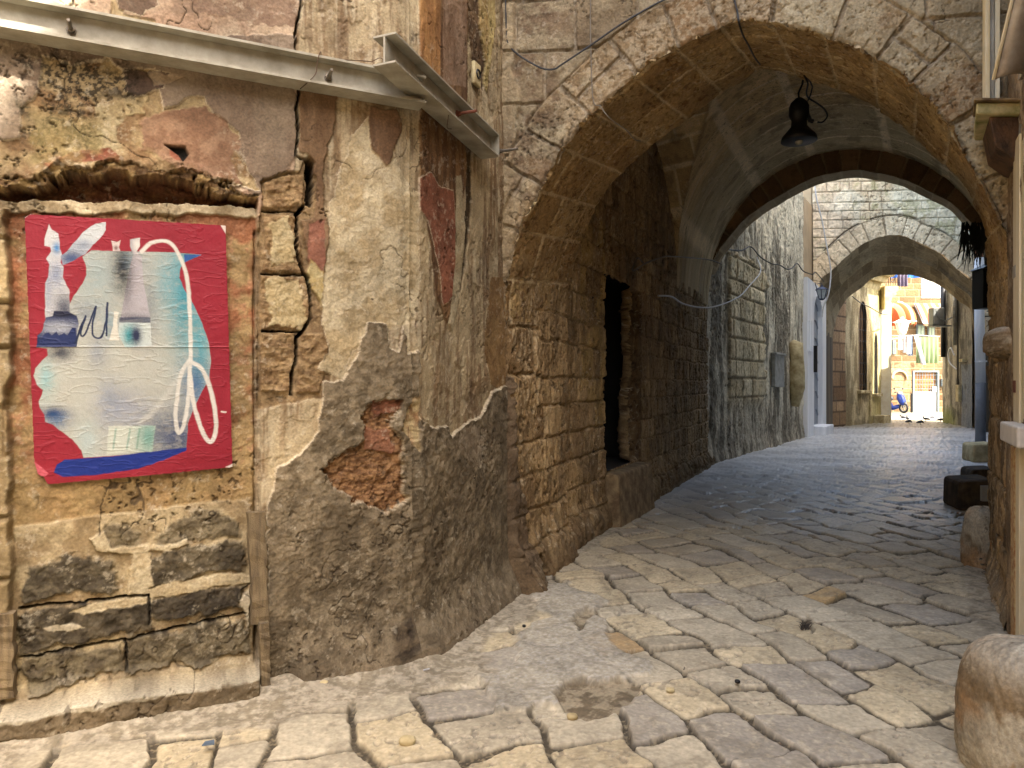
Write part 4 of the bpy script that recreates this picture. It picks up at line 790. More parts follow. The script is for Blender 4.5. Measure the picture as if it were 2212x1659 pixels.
d, a1, *_ = blocks(U+9, W+5, .6, .45, 530, .2, .3); n = fbm(U, W, 3, 4, 531); c = stone((166, 150, 120), (120, 104, 78), a1, n); c = mix(c, C(170, 154, 122), ss(.03-d, 0, .02)*.4)
Nn = np.array([12.8, 24, 2.5])-P; Nn /= np.linalg.norm(Nn, axis=-1, keepdims=True)
surf('soffit', P, .06*(n-.5)+.10*ss(W, .9, .95)*ss(P[..., 2], 3, 4), Nn, c, M_far, far)
def pierbox(name, quad, zt, par, mt): m_ = MB(); m_.prism(quad, (0, 0, zt)); return m_.build(name, mt, par)
M_pier = mat('dark_pier', (96, 84, 66), .95, scale=2.5, c2=(52, 44, 34), bump=.8, streak=True)  # dark brown piers, darker still in upright streaks
aL = PF.W(1773, 900); bL = PG.W(1799, 900); aR = PF.W(2109, 900); bR = PG.W(2105, 900)
g0 = lambda p: (p[0], p[1], -.05)
pierbox('pier', [g0(PF.P(-.05, 0)), g0(aL), g0(bL), g0(PG.P(-1.2, 0))], 4.1, far, M_pier)
pierbox('pier', [g0(aR), g0(PF.P(PF.L+.3, 0)), g0(PG.P(PG.L+.3, 0)), g0(bR)], 4.1, far, M_pier)
x = lin(-1.6, PG.L+.3, .1); z = lin(3, 8.2, .1); X, Z = np.meshgrid(x, z, indexing='ij')
surf('rear_face', PG.P(X, Z), 0*X, -PG.N, np.broadcast_to(C(140, 124, 96), X.shape+(3,)).copy(), M_far, far, sdf(X, Z, [(B3[0][0], -1)]+B3+[(B3[-1][0], -1)], 6.) > 0)
m = MB(); m.prism([PF.P(-.3, 0, -.2), PF.P(PF.L+.3, 0, -.2), PG.P(PG.L+.3, 0, .1), PG.P(-1.6, 0, .1)], (0, 0, 1.5))
for i in range(len(m.v)): m.v[i] = (m.v[i][0], m.v[i][1], m.v[i][2]+6.9)
m.build('infill', M_mass, far)

# right side of the court, seen almost edge-on
rc = empty('court_right_house', (11, 17, 0), 'pale rendered house on the right of the court, seen edge-on behind the white downpipe', 'house')
PH = Plane((9.1, 13.1), (15.35, 22.75)); x = lin(0, PH.L, .05); z = lin(-.05, 9.5, .05); X, Z = np.meshgrid(x, z, indexing='ij'); n = fbm(X, Z*.4, 3, 5, 540)
c = mix(C(206, 204, 196), C(160, 154, 140), ss(n, .4, .65)); c = mix(c, C(128, 132, 138), ss(1.7-Z+.2*(n-.5), -.02, .02)); surf('wall', PH.P(X, Z), .04*(n-.5), PH.N, c, M_far, rc)
m = MB(); m.prism([PH.P(0, 0, -.15), PH.P(PH.L, 0, -.15), (20, 20, 0), (13, 11, 0)], (0, 0, 16)); m.build('rear_mass', M_mass, rc)  # unseen mass carried higher than the wall to block sun from the court

# ---------------------------------------------------------------- beyond the far archway
lh = empty('lancet_house', (11.6, 25.4, 0), 'weathered plaster house with two tall narrow barred windows beyond the far arch', 'house')
PL = Plane((11.2, 25.1), (14.72, 28.35)); x = lin(-.3, PL.L, .03); z = lin(-.06, 9, .03); X, Z = np.meshgrid(x, z, indexing='ij')
n = fbm(X, Z*.3, 3, 5, 550, .62); c = mix(C(192, 178, 142), C(136, 122, 90), ss(n, .36, .64)); d, a1, *_ = blocks(X, Z, .5, .9, 551)
bs = ss(PL.at(1826, 800)[0]-X+(n-.5)*.2, -.03, .03); c = mix(c, mix(C(176, 146, 110), C(120, 92, 64), a1), bs); c = mix(c, C(60, 46, 34), bs*ss(.04-d, 0, .02)*.8)
c = mix(c, C(200, 190, 128), ss(X, 3.2, 4.2)*.5); c = mix(c, C(110, 100, 78), ss(fbm(X, Z, 2, 4, 552), .56, .7)*ss(2.5-Z, 0, 2)*.6); h = .05*(n-.5)
wins = [(1855, 1873, 652, 843), (1888, 1896, 720, 850)]; kp = np.ones(X.shape, bool); wr = []
for (xa, xb, ya, yb) in wins:
    t0, t1 = PL.at(xa, 700)[0], PL.at(xb, 700)[0]; z1 = PL.at((xa+xb)/2, ya)[1]; z0 = PL.at((xa+xb)/2, yb)[1]; zs = z1-.75; wr.append((t0, t1, z0, z1, zs))
    kp &= ~((X > t0) & (X < t1) & (Z > z0) & (Z < zs+.75*np.sqrt(np.clip(1-((X-(t0+t1)/2)/((t1-t0)/2))**2, 0, 1))))
surf('wall', PL.P(X, Z), h, PL.N, c, M_far, lh, kp)
M_shade = mat('brown_shutter', (96, 74, 50), .8, scale=4)
for k, (t0, t1, z0, z1, zs) in enumerate(wr):
    m = MB(); m.fbox(PL.P(t0-.1, z0-.1, -.18), PL.v3()*(t1-t0+.2), PL.N*.04, (0, 0, z1-z0+.2)); wn_ = m.build('window', M_shade, lh)
    m = MB()
    for q in np.linspace(t0+.03, t1-.03, 4): m.tube([PL.P(q, z0, -.03), PL.P(q, z1-.1, -.03)], .016, 5)
    for q in np.arange(z0+.2, z1-.3, .42): m.tube([PL.P(t0, q, -.03), PL.P(t1, q, -.03)], .014, 5)
    m.build('grille', M_black, wn_)
    m = MB(); m.fbox(PL.P(t0-.15, z0-.12, -.1), PL.v3()*(t1-t0+.3), PL.N*.25, (0, 0, .12)); m.build('sill', M_pale, wn_, bevel=.02)
m = MB(); m.prism([PL.P(-.3, 0, -.25), PL.P(PL.L, 0, -.25), (13, 30, 0), (9, 27, 0)], (0, 0, 9.5)); m.build('rear_mass', M_mass, lh)
m = MB(); t0 = PL.at(1886, 915)[0]; m.fbox(PL.P(t0, -.05, -.05), PL.v3()*.7, PL.N*.45, (0, 0, .38)); m.build('door_step', M_pale, lh, bevel=.03)
m = MB(); t0 = PL.at(1878, 915)[0]; m.fbox(PL.P(t0, .3, .0), PL.v3()*.10, PL.N*.04, (0, 0, 1.3)); m.build('pipe_casing', M_pale, lh)
m = MB(); m.fbox(g0(PF.W(1786, 930, -1.2)), (.55, .1, 0), (0, .5, 0), (0, 0, .42)); tag(m.build('stone_block', M_pale, bevel=.06), 'pale stone step block at the foot of the far arch, left side', 'stone block')
# sunlit return with the balcony
sl = empty('sunlit_corner_house', (14.9, 28.4, 0), 'blazing white sunlit house corner with a carved balcony, beyond the lancet windows', 'house')
M_sun = mat('sunlit_white', (236, 230, 208), .9, scale=4, c2=(220, 208, 176))  # whitened so the corner looks sunlit where the sun misses it
m = MB(); m.prism([(14.76, 28.36, -.05), (15.12, 28.30, -.05), (15.3, 33, -.05), (14.2, 33, -.05)], (0, 0, 4.85)); m.build('wall', M_sun, sl)
M_carv = mat('carved_stone', (206, 190, 146), .9, scale=6, c2=(164, 146, 104), bump=.5)
bal = MB(); zc = at3(1918, 634, 28.6)[2]
prof = [(0, 0), (.55, 0), (.55, -.18), (.45, -.24), (.47, -.34), (.30, -.42), (.26, -.62), (.08, -.86), (0, -.9)]
bal.prism([(14.7+a_*1.0, 28.0, zc+.22+b_) for a_, b_ in prof], (0, .9, 0)); bal.build('balcony', M_carv, sl)
m = MB()
for k in range(7): m.tube([(14.78+k*.09, 28.05, zc+.2), (14.78+k*.09, 28.05, zc+1.0)], .012, 5)
m.tube([(14.75, 28.05, zc+1.0), (15.4, 28.05, zc+1.0)], .02, 5); m.tube([(15.0+.09*math.cos(a_), 28.0, zc+.5+.12*math.sin(a_)) for a_ in np.linspace(0, 6.28, 14)], .014, 5); m.build('railing', M_black, sl)
m = MB(); prof = [(0, 0), (1.1, 0), (1.1, -.14), (.9, -.22), (.7, -.2), (.5, -.42), (.2, -.4), (0, -.7)]
p0 = PL.at(1850, 620)[0]; zz0 = PL.at(1880, 585)[1]
m.prism([PL.P(p0+2.2, zz0+b_, .0+a_*.55) for a_, b_ in prof], PL.v3()*-1.9); m.build('carved_cornice', M_carv, lh)
M_cloth_w = mat('white_cloth', (180, 180, 184), .9, scale=3, c2=(160, 162, 170)); M_cloth_g = mat('pale_green_sheet', (118, 132, 96), .9, scale=1.2, c2=(102, 118, 82)); M_cloth_b = mat('slate_blue_cloth', (96, 118, 150), .9)
M_cloth_m = mat('mauve_cloth', (120, 110, 130), .9)
def cloth(name, x0, x1, z0, z1, Y, mt, folds=5, amp=.05, skew=0, taper=1., seed=0):
    m_ = MB(); nx, nz = max(6, folds*5), 12; V = []; Fq = []
    for s_ in (0, 1):
        for i in range(nx+1):
            for j_ in range(nz+1):
                a_, b_ = i/nx, j_/nz; xx = x0+(x1-x0)*((a_-.5)*(1-(1-taper)*b_)+.5)+skew*b_; V.append((xx, Y+amp*math.sin(a_*folds*6.28+seed)*(.3+b_)+s_*.012, z1+(z0-z1)*b_-.03*math.sin(a_*3.14)*(1-b_)))
    n_ = (nx+1)*(nz+1); I = lambda i, j_, s_: s_*n_+i*(nz+1)+j_
    for i in range(nx):
        for j_ in range(nz):
            Fq += [(I(i, j_, 0), I(i+1, j_, 0), I(i+1, j_+1, 0), I(i, j_+1, 0)), (I(i, j_, 1), I(i, j_+1, 1), I(i+1, j_+1, 1), I(i+1, j_, 1))]
    m_.add(V, Fq); return m_.build(name, mt, smooth=True)
q = at3(1922, 590, 28.2); o = cloth('hanging_cloth', 15.2, 15.6, zc+.2, zc+1.2, 28.0, M_cloth_m, 3); tag(o, 'dark mauve cloth hung on the balcony of the sunlit corner house', 'laundry')
# far facade across the square
ff = empty('square_house', (22, 37, 0), 'golden stone house across the square with a grilled door and striped window awnings', 'house')
PQ = Plane((12, 37.0), (40, 37.0)); x = lin(0, 16, .03); z = lin(-.05, 10.5, .03); X, Z = np.meshgrid(x, z, indexing='ij')
d, a1, a2, *_ = blocks(X, Z, .34, .7, 560, .2, .4); n = fbm(X, Z, 2, 5, 561, .6); c = stone((158, 124, 76), (126, 92, 52), a1, n); j = ss(.035-d, 0, .02); c = mix(c, C(176, 154, 112), j*.8)
Q = PQ.ats; rough_ = ss(-sdf(X+(n-.5)*.4, Z+(n-.5)*.3, Q([(1925, 790), (1970, 780), (1965, 840), (1925, 850)])), -.05, .05); c = mix(c, C(176, 140, 96), rough_)
pl_ = ss(-sdf(X, Z, Q([(1988, 560), (2060, 560), (2060, 645), (1990, 645)])), -.03, .03); c = mix(c, C(214, 208, 196), pl_)
dq = Q([(1971.9, 893), (2027, 802)]); kp = ~((X > dq[0][0]) & (X < dq[1][0]) & (Z < dq[1][1]) & (Z > -1))
surf('wall', PQ.P(X, Z), .04*(n-.5)-.02*j+.06*rough_*(fbm(X, Z, 5, 4, 562)-.5)+pl_*.05, PQ.N, c, M_far, ff, kp, alb=.62)
m = MB(); m.box(8, 40, 37.3, 44, -.05, 10.6); m.build('rear_mass', M_mass, ff)
M_panel = mat('white_door_panel', (160, 160, 154), .6, scale=2, c2=(146, 146, 138)); M_frame = mat('grey_frame', (110, 118, 120), .5, .2)
x0, x1, z1, zm = 12+dq[0][0], 12+dq[1][0], dq[1][1], PQ.at(2000, 846)[1]
m = MB(); m.box(x0+.06, x1-.06, 37.02, 37.06, .06, zm); dr = m.build('door', M_panel, ff)
m = MB(); M_curt = mat('orange_curtain', (196, 140, 84), .9, scale=5, c2=(150, 100, 60), streak=True); m.box(x0+.06, x1-.06, 37.12, 37.15, zm, z1-.05); m.build('curtain', M_curt, dr)
m = MB()
for q_ in np.linspace(x0+.1, x1-.1, 9): m.box(q_-.012, q_+.012, 37.02, 37.05, zm, z1-.05)
for q_ in np.linspace(zm+.15, z1-.2, 4): m.box(x0+.06, x1-.06, 37.005, 37.03, q_-.012, q_+.012)
m.build('grille', M_frame, dr)
m = MB(); m.box(x0-.02, x0+.07, 36.95, 37.1, -.05, z1+.04); m.box(x1-.07, x1+.02, 36.95, 37.1, -.05, z1+.04); m.box(x0+.07, x1-.07, 36.95, 37.1, z1-.05, z1+.04); m.build('door_frame', M_frame, ff)
m = MB(); m.box(x1-.32, x1-.1, 36.99, 37.02, zm-.02, zm+.28); m.build('lock_plate', M_panel, dr)
for (xa, xb, ya, yb) in ((1979, 1996, 701, 727), (2003, 2018, 701, 727), (1927, 1934, 735, 765)):
    a_, b_ = PQ.at(xa, ya), PQ.at(xb, yb); m = MB(); m.box(12+a_[0], 12+b_[0], 36.93, 37.0, b_[1], a_[1]); wn_ = m.build('window', M_frame, ff)
    m = MB(); m.box(12+a_[0]+.06, 12+(a_[0]+b_[0])/2-.02, 36.91, 36.925, b_[1]+.06, a_[1]-.06); m.box(12+(a_[0]+b_[0])/2+.02, 12+b_[0]-.06, 36.91, 36.925, b_[1]+.06, a_[1]-.06); m.build('pane', mat('pale_glass', (150, 170, 150), .2, bump=0), wn_)
m = MB(); a_, b_ = PQ.at(1926, 803), PQ.at(1958, 897); m.tube([(12+a_[0]+(b_[0]-a_[0])*(.5-.5*math.cos(t)), 36.93, a_[1]-.35+.4*math.sin(t)) for t in np.linspace(0, math.pi, 12)], .06, 6); m.build('relieving_arch', M_carv, ff)
m = MB(); a_, b_ = PQ.at(2030.7, 818), PQ.at(2041, 835); m.box(12+a_[0], 12+b_[0], 36.85, 36.97, b_[1], a_[1]); lb = m.build('letterbox', M_frame, None, bevel=.02); tag(lb, 'small dark grey letterbox on the golden wall right of the white door', 'letterbox')
m = MB(); m.box(12+a_[0]+.05, 12+b_[0]-.05, 36.83, 36.848, a_[1]-.16, a_[1]-.11); m.build('slot', M_black, lb)
# awnings
def stripe_mat(name, cA, cB, f):
    m_, nt, b_ = new_mat(name); N = nt.nodes; tc = N.new('ShaderNodeTexCoord'); sp = N.new('ShaderNodeSeparateXYZ'); nt.links.new(tc.outputs['Object'], sp.inputs[0])
    mu = N.new('ShaderNodeMath'); mu.operation = 'MULTIPLY'; mu.inputs[1].default_value = f; nt.links.new(sp.outputs[0], mu.inputs[0])
    fr = N.new('ShaderNodeMath'); fr.operation = 'FRACT'; nt.links.new(mu.outputs[0], fr.inputs[0]); cr = N.new('ShaderNodeValToRGB'); cr.color_ramp.interpolation = 'CONSTANT'
    cr.color_ramp.elements[0].color = (*C(*cA), 1); cr.color_ramp.elements[1].color = (*C(*cB), 1); cr.color_ramp.elements[1].position = .5; nt.links.new(fr.outputs[0], cr.inputs[0]); nt.links.new(cr.outputs[0], b_.inputs[0]); b_.inputs['Roughness'].default_value = .9; return m_
M_st = stripe_mat('striped_canvas', (160, 70, 18), (166, 144, 102), 3.2); M_st2 = stripe_mat('faded_stripes', (140, 72, 42), (150, 132, 102), 2.6)
def awning(name, x0, x1, Y0, Y1, zt, zb_, mt, dome=False, lab=''):
    V = []; Fq = []; nx, nz = 40, 12
    for i in range(nx+1):
        for j_ in range(nz+1):
            a_, b_ = i/nx, j_/nz; th = b_*math.pi/2; xx = x0+(x1-x0)*a_
            if dome: xx = x0+(x1-x0)*(.5+(a_-.5)*math.sin(.25+b_*1.32)); y_ = Y0-(Y0-Y1)*math.sin(th)*math.sin(math.pi*min(max(a_, .05), .95))**.5; z_ = zt-(zt-zb_)*(1-math.cos(th))
            else: y_ = Y0-(Y0-Y1)*b_; z_ = zt-(zt-zb_)*b_**1.2
            if j_ == nz: z_ -= .10+.06*abs(math.sin(a_*18))
            V.append((xx, y_, z_))
    I = lambda i, j_: i*(nz+1)+j_
    for i in range(nx):
        for j_ in range(nz): Fq.append((I(i, j_), I(i+1, j_), I(i+1, j_+1), I(i, j_+1)))
    e = empty(name, ((x0+x1)/2, Y0, zb_), lab, 'awning'); m_ = MB(); m_.add(V, Fq); o_ = m_.build('canvas', mt, e, smooth=True)
    s_ = o_.modifiers.new('cloth thickness', 'SOLIDIFY'); s_.thickness = .01
    m_ = MB()
    if dome: m_.tube([(x0+(x1-x0)*t, Y0-(Y0-Y1)*math.sin(math.pi*t)**.5, zb_+.02) for t in np.linspace(0, 1, 16)], .03, 6); m_.tube([(x1-(x1-x0)*.5*(1-math.sin(t)), Y0-.1-.2*math.sin(t), zt-(zt-zb_)*(1-math.cos(t))) for t in np.linspace(0, math.pi/2, 12)], .07, 6)
    else: m_.tube([(x0, Y1, zb_-.02), (x1, Y1, zb_-.02)], .025, 6); m_.tube([(x0, Y0, zt), (x0, Y1, zb_)], .02, 5); m_.tube([(x1, Y0, zt), (x1, Y1, zb_)], .02, 5)
    m_.build('frame', M_cloth_w, e); return e
Y = 33.5; awning('awning', at3(1921, 660, Y)[0], at3(1972, 660, Y)[0], Y+.4, Y-1.0, at3(0, 652, Y)[2], at3(0, 698, Y)[2], M_st, True, 'rounded orange striped awning hanging before the square, left of the flat one')
Y = 36.9; awning('awning', at3(1975, 660, Y)[0], at3(2052, 660, Y)[0], Y, Y-.8, at3(0, 656, Y)[2], at3(0, 698, 36.1)[2], M_st2, False, 'flat faded orange striped awning over the far house window')
M_blue = mat('blue_tarpaulin', (28, 96, 186), .6, scale=3, c2=(20, 78, 160))
# laundry, lantern on a bracket
Y = 34.; g = 'laundry on the line across the square'
tag(cloth('hanging_sheet', at3(1979, 0, Y)[0], at3(2027, 0, Y)[0], at3(0, 785, Y)[2], at3(0, 727, Y)[2], Y, M_cloth_g, 5, .06), 'large pale green sheet hanging from the washing line', 'laundry', g)
tag(cloth('hanging_towel', at3(1970, 0, Y)[0], at3(1979, 0, Y)[0], at3(0, 788, Y)[2], at3(0, 724, Y)[2], Y-.15, M_cloth_w, 2, .04, skew=.38), 'long white towel slanting beside the green sheet', 'laundry', g)
for k, (xa, xb, yb, lab_, mt) in enumerate([(1941, 1948.5, 756, 'leftmost small white garment on the washing line, under the lantern', M_cloth_w), (1952, 1956, 762, 'narrowest white garment, second from the left on the washing line', M_cloth_w), (1959.5, 1968, 765, 'wide white shirt on the washing line, next to the slate blue one', M_cloth_w), (1965.5, 1974, 768, 'slate blue garment on the washing line, beside the white towel', M_cloth_b)]):
    tag(cloth('hanging_garment', at3(xa, 0, Y)[0], at3(xb, 0, Y)[0], at3(0, yb, Y)[2], at3(0, 725, Y)[2], Y+(.12 if k == 3 else 0), mt, 2, .03, taper=1.3, seed=k), lab_, 'laundry', g)
m = MB(); m.tube([at3(1921, 724, Y), at3(1950, 725, Y), at3(1980, 724, Y), at3(2030, 727, Y)], .014, 5); tag(m.build('washing_line', M_wcable), 'thin washing line strung across the square with clothes on it', 'line')
def lantern(loc, s, label, M_l, arm, mg=None):
    e = empty('wall_lantern', tuple(loc), label, 'lantern'); x0, y0, z0 = loc
    m_ = MB(); m_.lathe((x0, y0, z0+.50*s), [(.05*s, .12*s), (.07*s, .08*s), (.04*s, .06*s), (.20*s, -.02*s), (.30*s, -.08*s), (.31*s, -.11*s)], 6); m_.build('cap', M_l, e)
    m_ = MB()
    for k in range(6):
        a_ = k*math.pi/3; m_.tube([(x0+.27*s*math.cos(a_), y0+.27*s*math.sin(a_), z0+.40*s), (x0+.14*s*math.cos(a_), y0+.14*s*math.sin(a_), z0-.02*s)], .018*s, 5)
    m_.lathe((x0, y0, z0-.04*s), [(.03*s, -.06*s), (.07*s, -.05*s), (.15*s, .02*s)], 6); m_.build('frame', M_l, e)
    m_ = MB(); m_.lathe((x0, y0, z0-.01*s), [(.13*s, 0), (.255*s, .40*s)], 6); m_.build('pane', mg or mat('lamp_glass', (196, 204, 206), .3, bump=0), e)
    m_ = MB(); m_.tube(arm, .022*s, 6); m_.build('bracket', M_l, e); return e
M_lblue = mat('blue_black_iron', (34, 48, 76), .5, .2)
Yl = 20.9; lc = at3(1775.5, 640, Yl)-np.array([0, 0, .06]); lantern(lc, .62, 'small blue-black wall lantern beside the white house front at the far arch', M_lblue, [lc+np.array([0, 0, .30]), lc+np.array([0, 0, .42]), lc+np.array([-.2, 0, .46]), at3(1765, 628, Yl+.35)])
M_lwhite = mat('pale_green_iron', (214, 222, 206), .6, .1)
Yl = 32.; lc = at3(1949, 719, Yl); lantern(lc, 1.15, 'white square lantern standing on a scrolled bracket at the entrance to the square', M_lwhite, [lc+np.array([0, 0, -.05]), lc+np.array([0, 0, -.25]), lc+np.array([-.6, 0, -.27]), (15.15, 32., lc[2]-.27)])
m = MB()
for k in range(5):
    cx_ = 15.3+k*.16; m.tube([(cx_+.09*(1-t/14)*math.cos(t), 32., lc[2]-.5+.03*k+.13*(1-t/14)*math.sin(t)) for t in np.linspace(0, 11, 26)], .012, 4)
m.tube([(15.2, 32, lc[2]-.28), (15.2, 32, lc[2]-.9), (15.6, 32, lc[2]-.6), (16.2, 32, lc[2]-.3)], .02, 5); tag(m.build('scroll_bracket', M_lwhite), 'pale scrolled iron bracket under the white lantern', 'bracket')
# tarpaulin and cloth high over the square
cloth_b = cloth('blue_tarpaulin', at3(1924, 0, 31)[0], at3(1990, 0, 31)[0], at3(0, 600, 31)[2], at3(0, 560, 31)[2], 31, M_blue, 3, .08); tag(cloth_b, 'bright blue tarpaulin stretched high over the entrance to the square', 'tarpaulin')
# plain things standing on the square
M_mark = mat('sunlit_kerb', (200, 196, 184), .8, scale=3)
m = MB(); m.box(15.1, 28, 31.3, 37.6, -.05, .10); tag(m.build('square_paving', mat('flagstones', (116, 110, 96), .85, scale=2, c2=(98, 92, 80))), kind='structure')
m = MB(); m.box(15.1, 28, 31.1, 31.3, -.05, .115); tag(m.build('kerb', M_mark, bevel=.01), kind='structure')
m = MB(); m.tube([at3(1969, 893, 36.2), at3(1969, 851, 36.2)], .05, 8); m.tube([at3(1969, 851, 36.2), at3(1969, 850, 36.2)], .06, 8); tag(m.build('iron_bollard', M_black), 'slim black iron post beside the blue scooter', 'bollard')
# scooter, seen from the front quarter
sx, sy, sz = at3(1941, 893, 35.5); sz = .10
sc = empty('parked_scooter', (sx, sy, sz), 'blue motor scooter parked on the square left of the white door', 'scooter', rz=0)
M_sb = mat('scooter_blue', (20, 50, 130), .3, .1, bump=0); M_ty = mat('tyre', (40, 38, 38), .9); M_rim = mat('alloy', (206, 200, 180), .5, .2); M_seat = mat('scooter_seat', (196, 200, 196), .6); M_sd = mat('scooter_grey', (60, 62, 68), .5)
def wheel(cx_, cy_, cz_, dirn):
    dx_, dy_ = dirn; P_ = lambda a_, r_, o_=0: (cx_+r_*math.cos(a_)*dx_-o_*dy_, cy_+r_*math.cos(a_)*dy_+o_*dx_, cz_+r_*math.sin(a_))
    m_ = MB(); m_.tube([P_(a_, .21) for a_ in np.linspace(0, 2*math.pi, 25)], .05, 8, False); w_ = m_.build('wheel', M_ty, sc, True)
    m_ = MB(); m_.tube([P_(a_, .15) for a_ in np.linspace(0, 2*math.pi, 21)], .018, 6, False)
    for k in range(5): a_ = k*1.2566+.3; m_.tube([P_(a_, .02), P_(a_, .15)], [.03, .018], 5)
    m_.tube([P_(0, 0, -.05), P_(0, 0, .05)], .04, 8); m_.build('rim', M_rim, w_)
fd = (.42, -.907); fx = lambda a_, o_, z_: (sx+fd[0]*a_-fd[1]*o_, sy+fd[1]*a_+fd[0]*o_, sz+z_)
wheel(*fx(.28, 0, .26), fd); wheel(*fx(-.85, 0, .26), fd)
m = MB(); m.tube([fx(.30, 0, .40), fx(.22, 0, .55), fx(.10, 0, .80), fx(.02, 0, .98)], [.09, .17, .19, .10], 10); m.build('front_shield', M_sb, sc, True)
m = MB(); m.tube([fx(.05, 0, .35), fx(-.3, 0, .24), fx(-.5, 0, .35), fx(-.75, 0, .55), fx(-1.1, 0, .62)], [.10, .12, .17, .19, .08], 10); m.build('body', M_sb, sc, True)
m = MB(); m.tube([fx(-.35, 0, .70), fx(-.6, 0, .76), fx(-1.05, 0, .78)], [.10, .13, .06], 10); m.build('seat', M_sd, sc, True)
m = MB(); m.tube([fx(.24, .07, .5), fx(.28, .07, .26)], .025, 6); m.tube([fx(.24, -.07, .5), fx(.28, -.07, .26)], .025, 6); m.tube([fx(.22, 0, .47), fx(.36, 0, .5), fx(.45, 0, .42)], [.06, .09, .04], 8); m.build('front_fork', M_sd, sc, True)
m = MB(); m.tube([fx(.0, -.30, 1.03), fx(.03, -.1, 1.0), fx(.03, .1, 1.0), fx(.0, .30, 1.03)], .025, 6); hb = m.build('handlebar', M_sd, sc)
m = MB(); m.lathe(fx(.08, 0, .94), [(.02, -.08), (.1, -.04), (.12, .04), (.05, .12)], 10); m.build('headlight', M_seat, hb, True)
for s_ in (-1, 1): m = MB(); m.tube([fx(.0, s_*.22, 1.03), fx(.0, s_*.30, 1.18)], .01, 5); m.lathe(fx(-.0, s_*.32, 1.22), [(.01, -.05), (.06, 0), (.01, .05)], 8); m.build('mirror', M_sd, hb)
# pigeons on the square
M_pig = mat('pigeon_grey', (78, 80, 86), .8, scale=30, c2=(50, 52, 58), bump=0)
def pigeon(x_, y_, ang, peck, lab):
    hz = .10 if peck else .27; vs_ = [(-.20, 0, .10), (-.10, 0, .13), (0, 0, .15), (.08, 0, .16), (.12, 0, .19 if not peck else .13), (.15 if peck else .13, 0, hz), (.20 if peck else .17, 0, hz-.03)]
    rr = [.015, .05, .065, .06, .035, .03, .006]
    m_ = MB(); m_.tube(vs_, rr, 10)
    for s_ in (-1, 1): m_.tube([(.0, s_*.025, .10), (.01, s_*.03, .0), (.04, s_*.03, .0)], .007, 5); m_.tube([(.05, s_*.055, .16), (-.06, s_*.06, .14), (-.18, s_*.02, .11)], [.02, .03, .006], 6)
    cs, sn = math.cos(ang), math.sin(ang); m_.v = [(x_+(a_*cs-b_*sn)*.8, y_+(a_*sn+b_*cs)*.8, .015+c_*.8) for a_, b_, c_ in m_.v]
    o_ = m_.build('pigeon', M_pig, None, True); tag(o_, lab, 'pigeon', 'pigeons feeding at the edge of the square')
for k, (px_, py_, ang, pk, lab) in enumerate([(1951, 908, 2.8, 0, 'upright pigeon, leftmost of those by the kerb'), (1960, 910.5, 1.2, 0, 'pigeon facing away just right of the leftmost one'), (1963, 917, .2, 1, 'pigeon nearest the arch, head down and pointing right'), (1988, 918.5, .1, 1, 'pale pigeon alone in the middle, nearest the arch'), (2000, 911, 2.9, 0, 'pigeon in the middle of the group, turned left'), (2014, 908, .3, 1, 'small pigeon farthest off, close to the kerb'), (2032, 913, -.3, 0, 'rightmost pigeon beside the mossy wall foot')]):
    Y_ = H*F/(py_-CY); pigeon((px_-CX)/F*Y_, Y_, ang, pk, lab)
# right-hand side beyond the far arch
rh = empty('grey_side_house', (16.4, 25.6, 0), 'grey weathered house on the right beyond the far arch, with mossy foot and pipes', 'house')
PI = Plane((16.1, 24.95), (17.15, 28.3)); x = lin(-.2, PI.L, .03); z = lin(-.06, 5.3, .03); X, Z = np.meshgrid(x, z, indexing='ij'); n = fbm(X, Z*.25, 3, 5, 570, .62)
c = mix(C(142, 134, 118), C(92, 86, 74), ss(n, .38, .62)); c = mix(c, C(124, 130, 138), (X < 1.0)*ss(2.3-Z, 0, .1)*.8); c = mix(c, C(112, 118, 58), ss(.9-Z+(n-.5)*.8, 0, .6)*ss(X, 1.2, 2.2)*.7); c = mix(c, C(50, 46, 40), ss(fbm(X, Z, 2, 4, 571), .6, .7)*.5)
surf('wall', PI.P(X, Z), .08*(n-.5), PI.N, c, M_far, rh)
m = MB(); m.prism([PI.P(-.2, 0, -.2), PI.P(PI.L, 0, -.2), (17.9, 28.6, 0), (17.2, 24.9, 0)], (0, 0, 5.35)); m.build('rear_mass', M_mass, rh)
m = MB(); m.fbox(PI.P(.35, 2.35, -.1), PI.v3()*.4, PI.N*.25, (0, 0, .1)); m.build('sill', M_pale, rh)
t_ = 2.9; m = MB(); m.tube([PI.P(t_, 2.6, .12), PI.P(t_, 5.4, .12)], .09, 10); tag(m.build('black_downpipe', M_black, None, True), 'black downpipe on the right beyond the far arch', 'pipe')
m = MB(); m.tube([PI.P(1.55, 3.0, .08), PI.P(1.55, 5.6, .08)], .07, 8); tag(m.build('grey_downpipe', M_galv, None, True), 'slim grey downpipe nearer the far arch than the black one', 'pipe')
m = MB(); m.tube([PI.P(1.2, 0.9, .06), PI.P(1.25, 5.2, .06)], .03, 6); tag(m.build('conduit', M_black), 'thin black conduit running down the grey side house to its meter', 'conduit')
Yb = 26.6; a_, b_ = at3(2016, 0, Yb)[0], at3(2041, 0, Yb)[0]; z0, z1 = at3(0, 704, Yb)[2], at3(0, 664, Yb)[2]
ac = empty('electrical_box', (a_, Yb, z0), 'grey wall box on a bracket jutting from the right side house into the sky gap', 'electrical box'); M_ac = mat('grey_cabinet', (132, 134, 128), .6, .1, scale=5)
m = MB(); m.box(a_, b_, Yb, Yb+.35, z0+.04, z1); m.build('cabinet', M_ac, ac, bevel=.03)
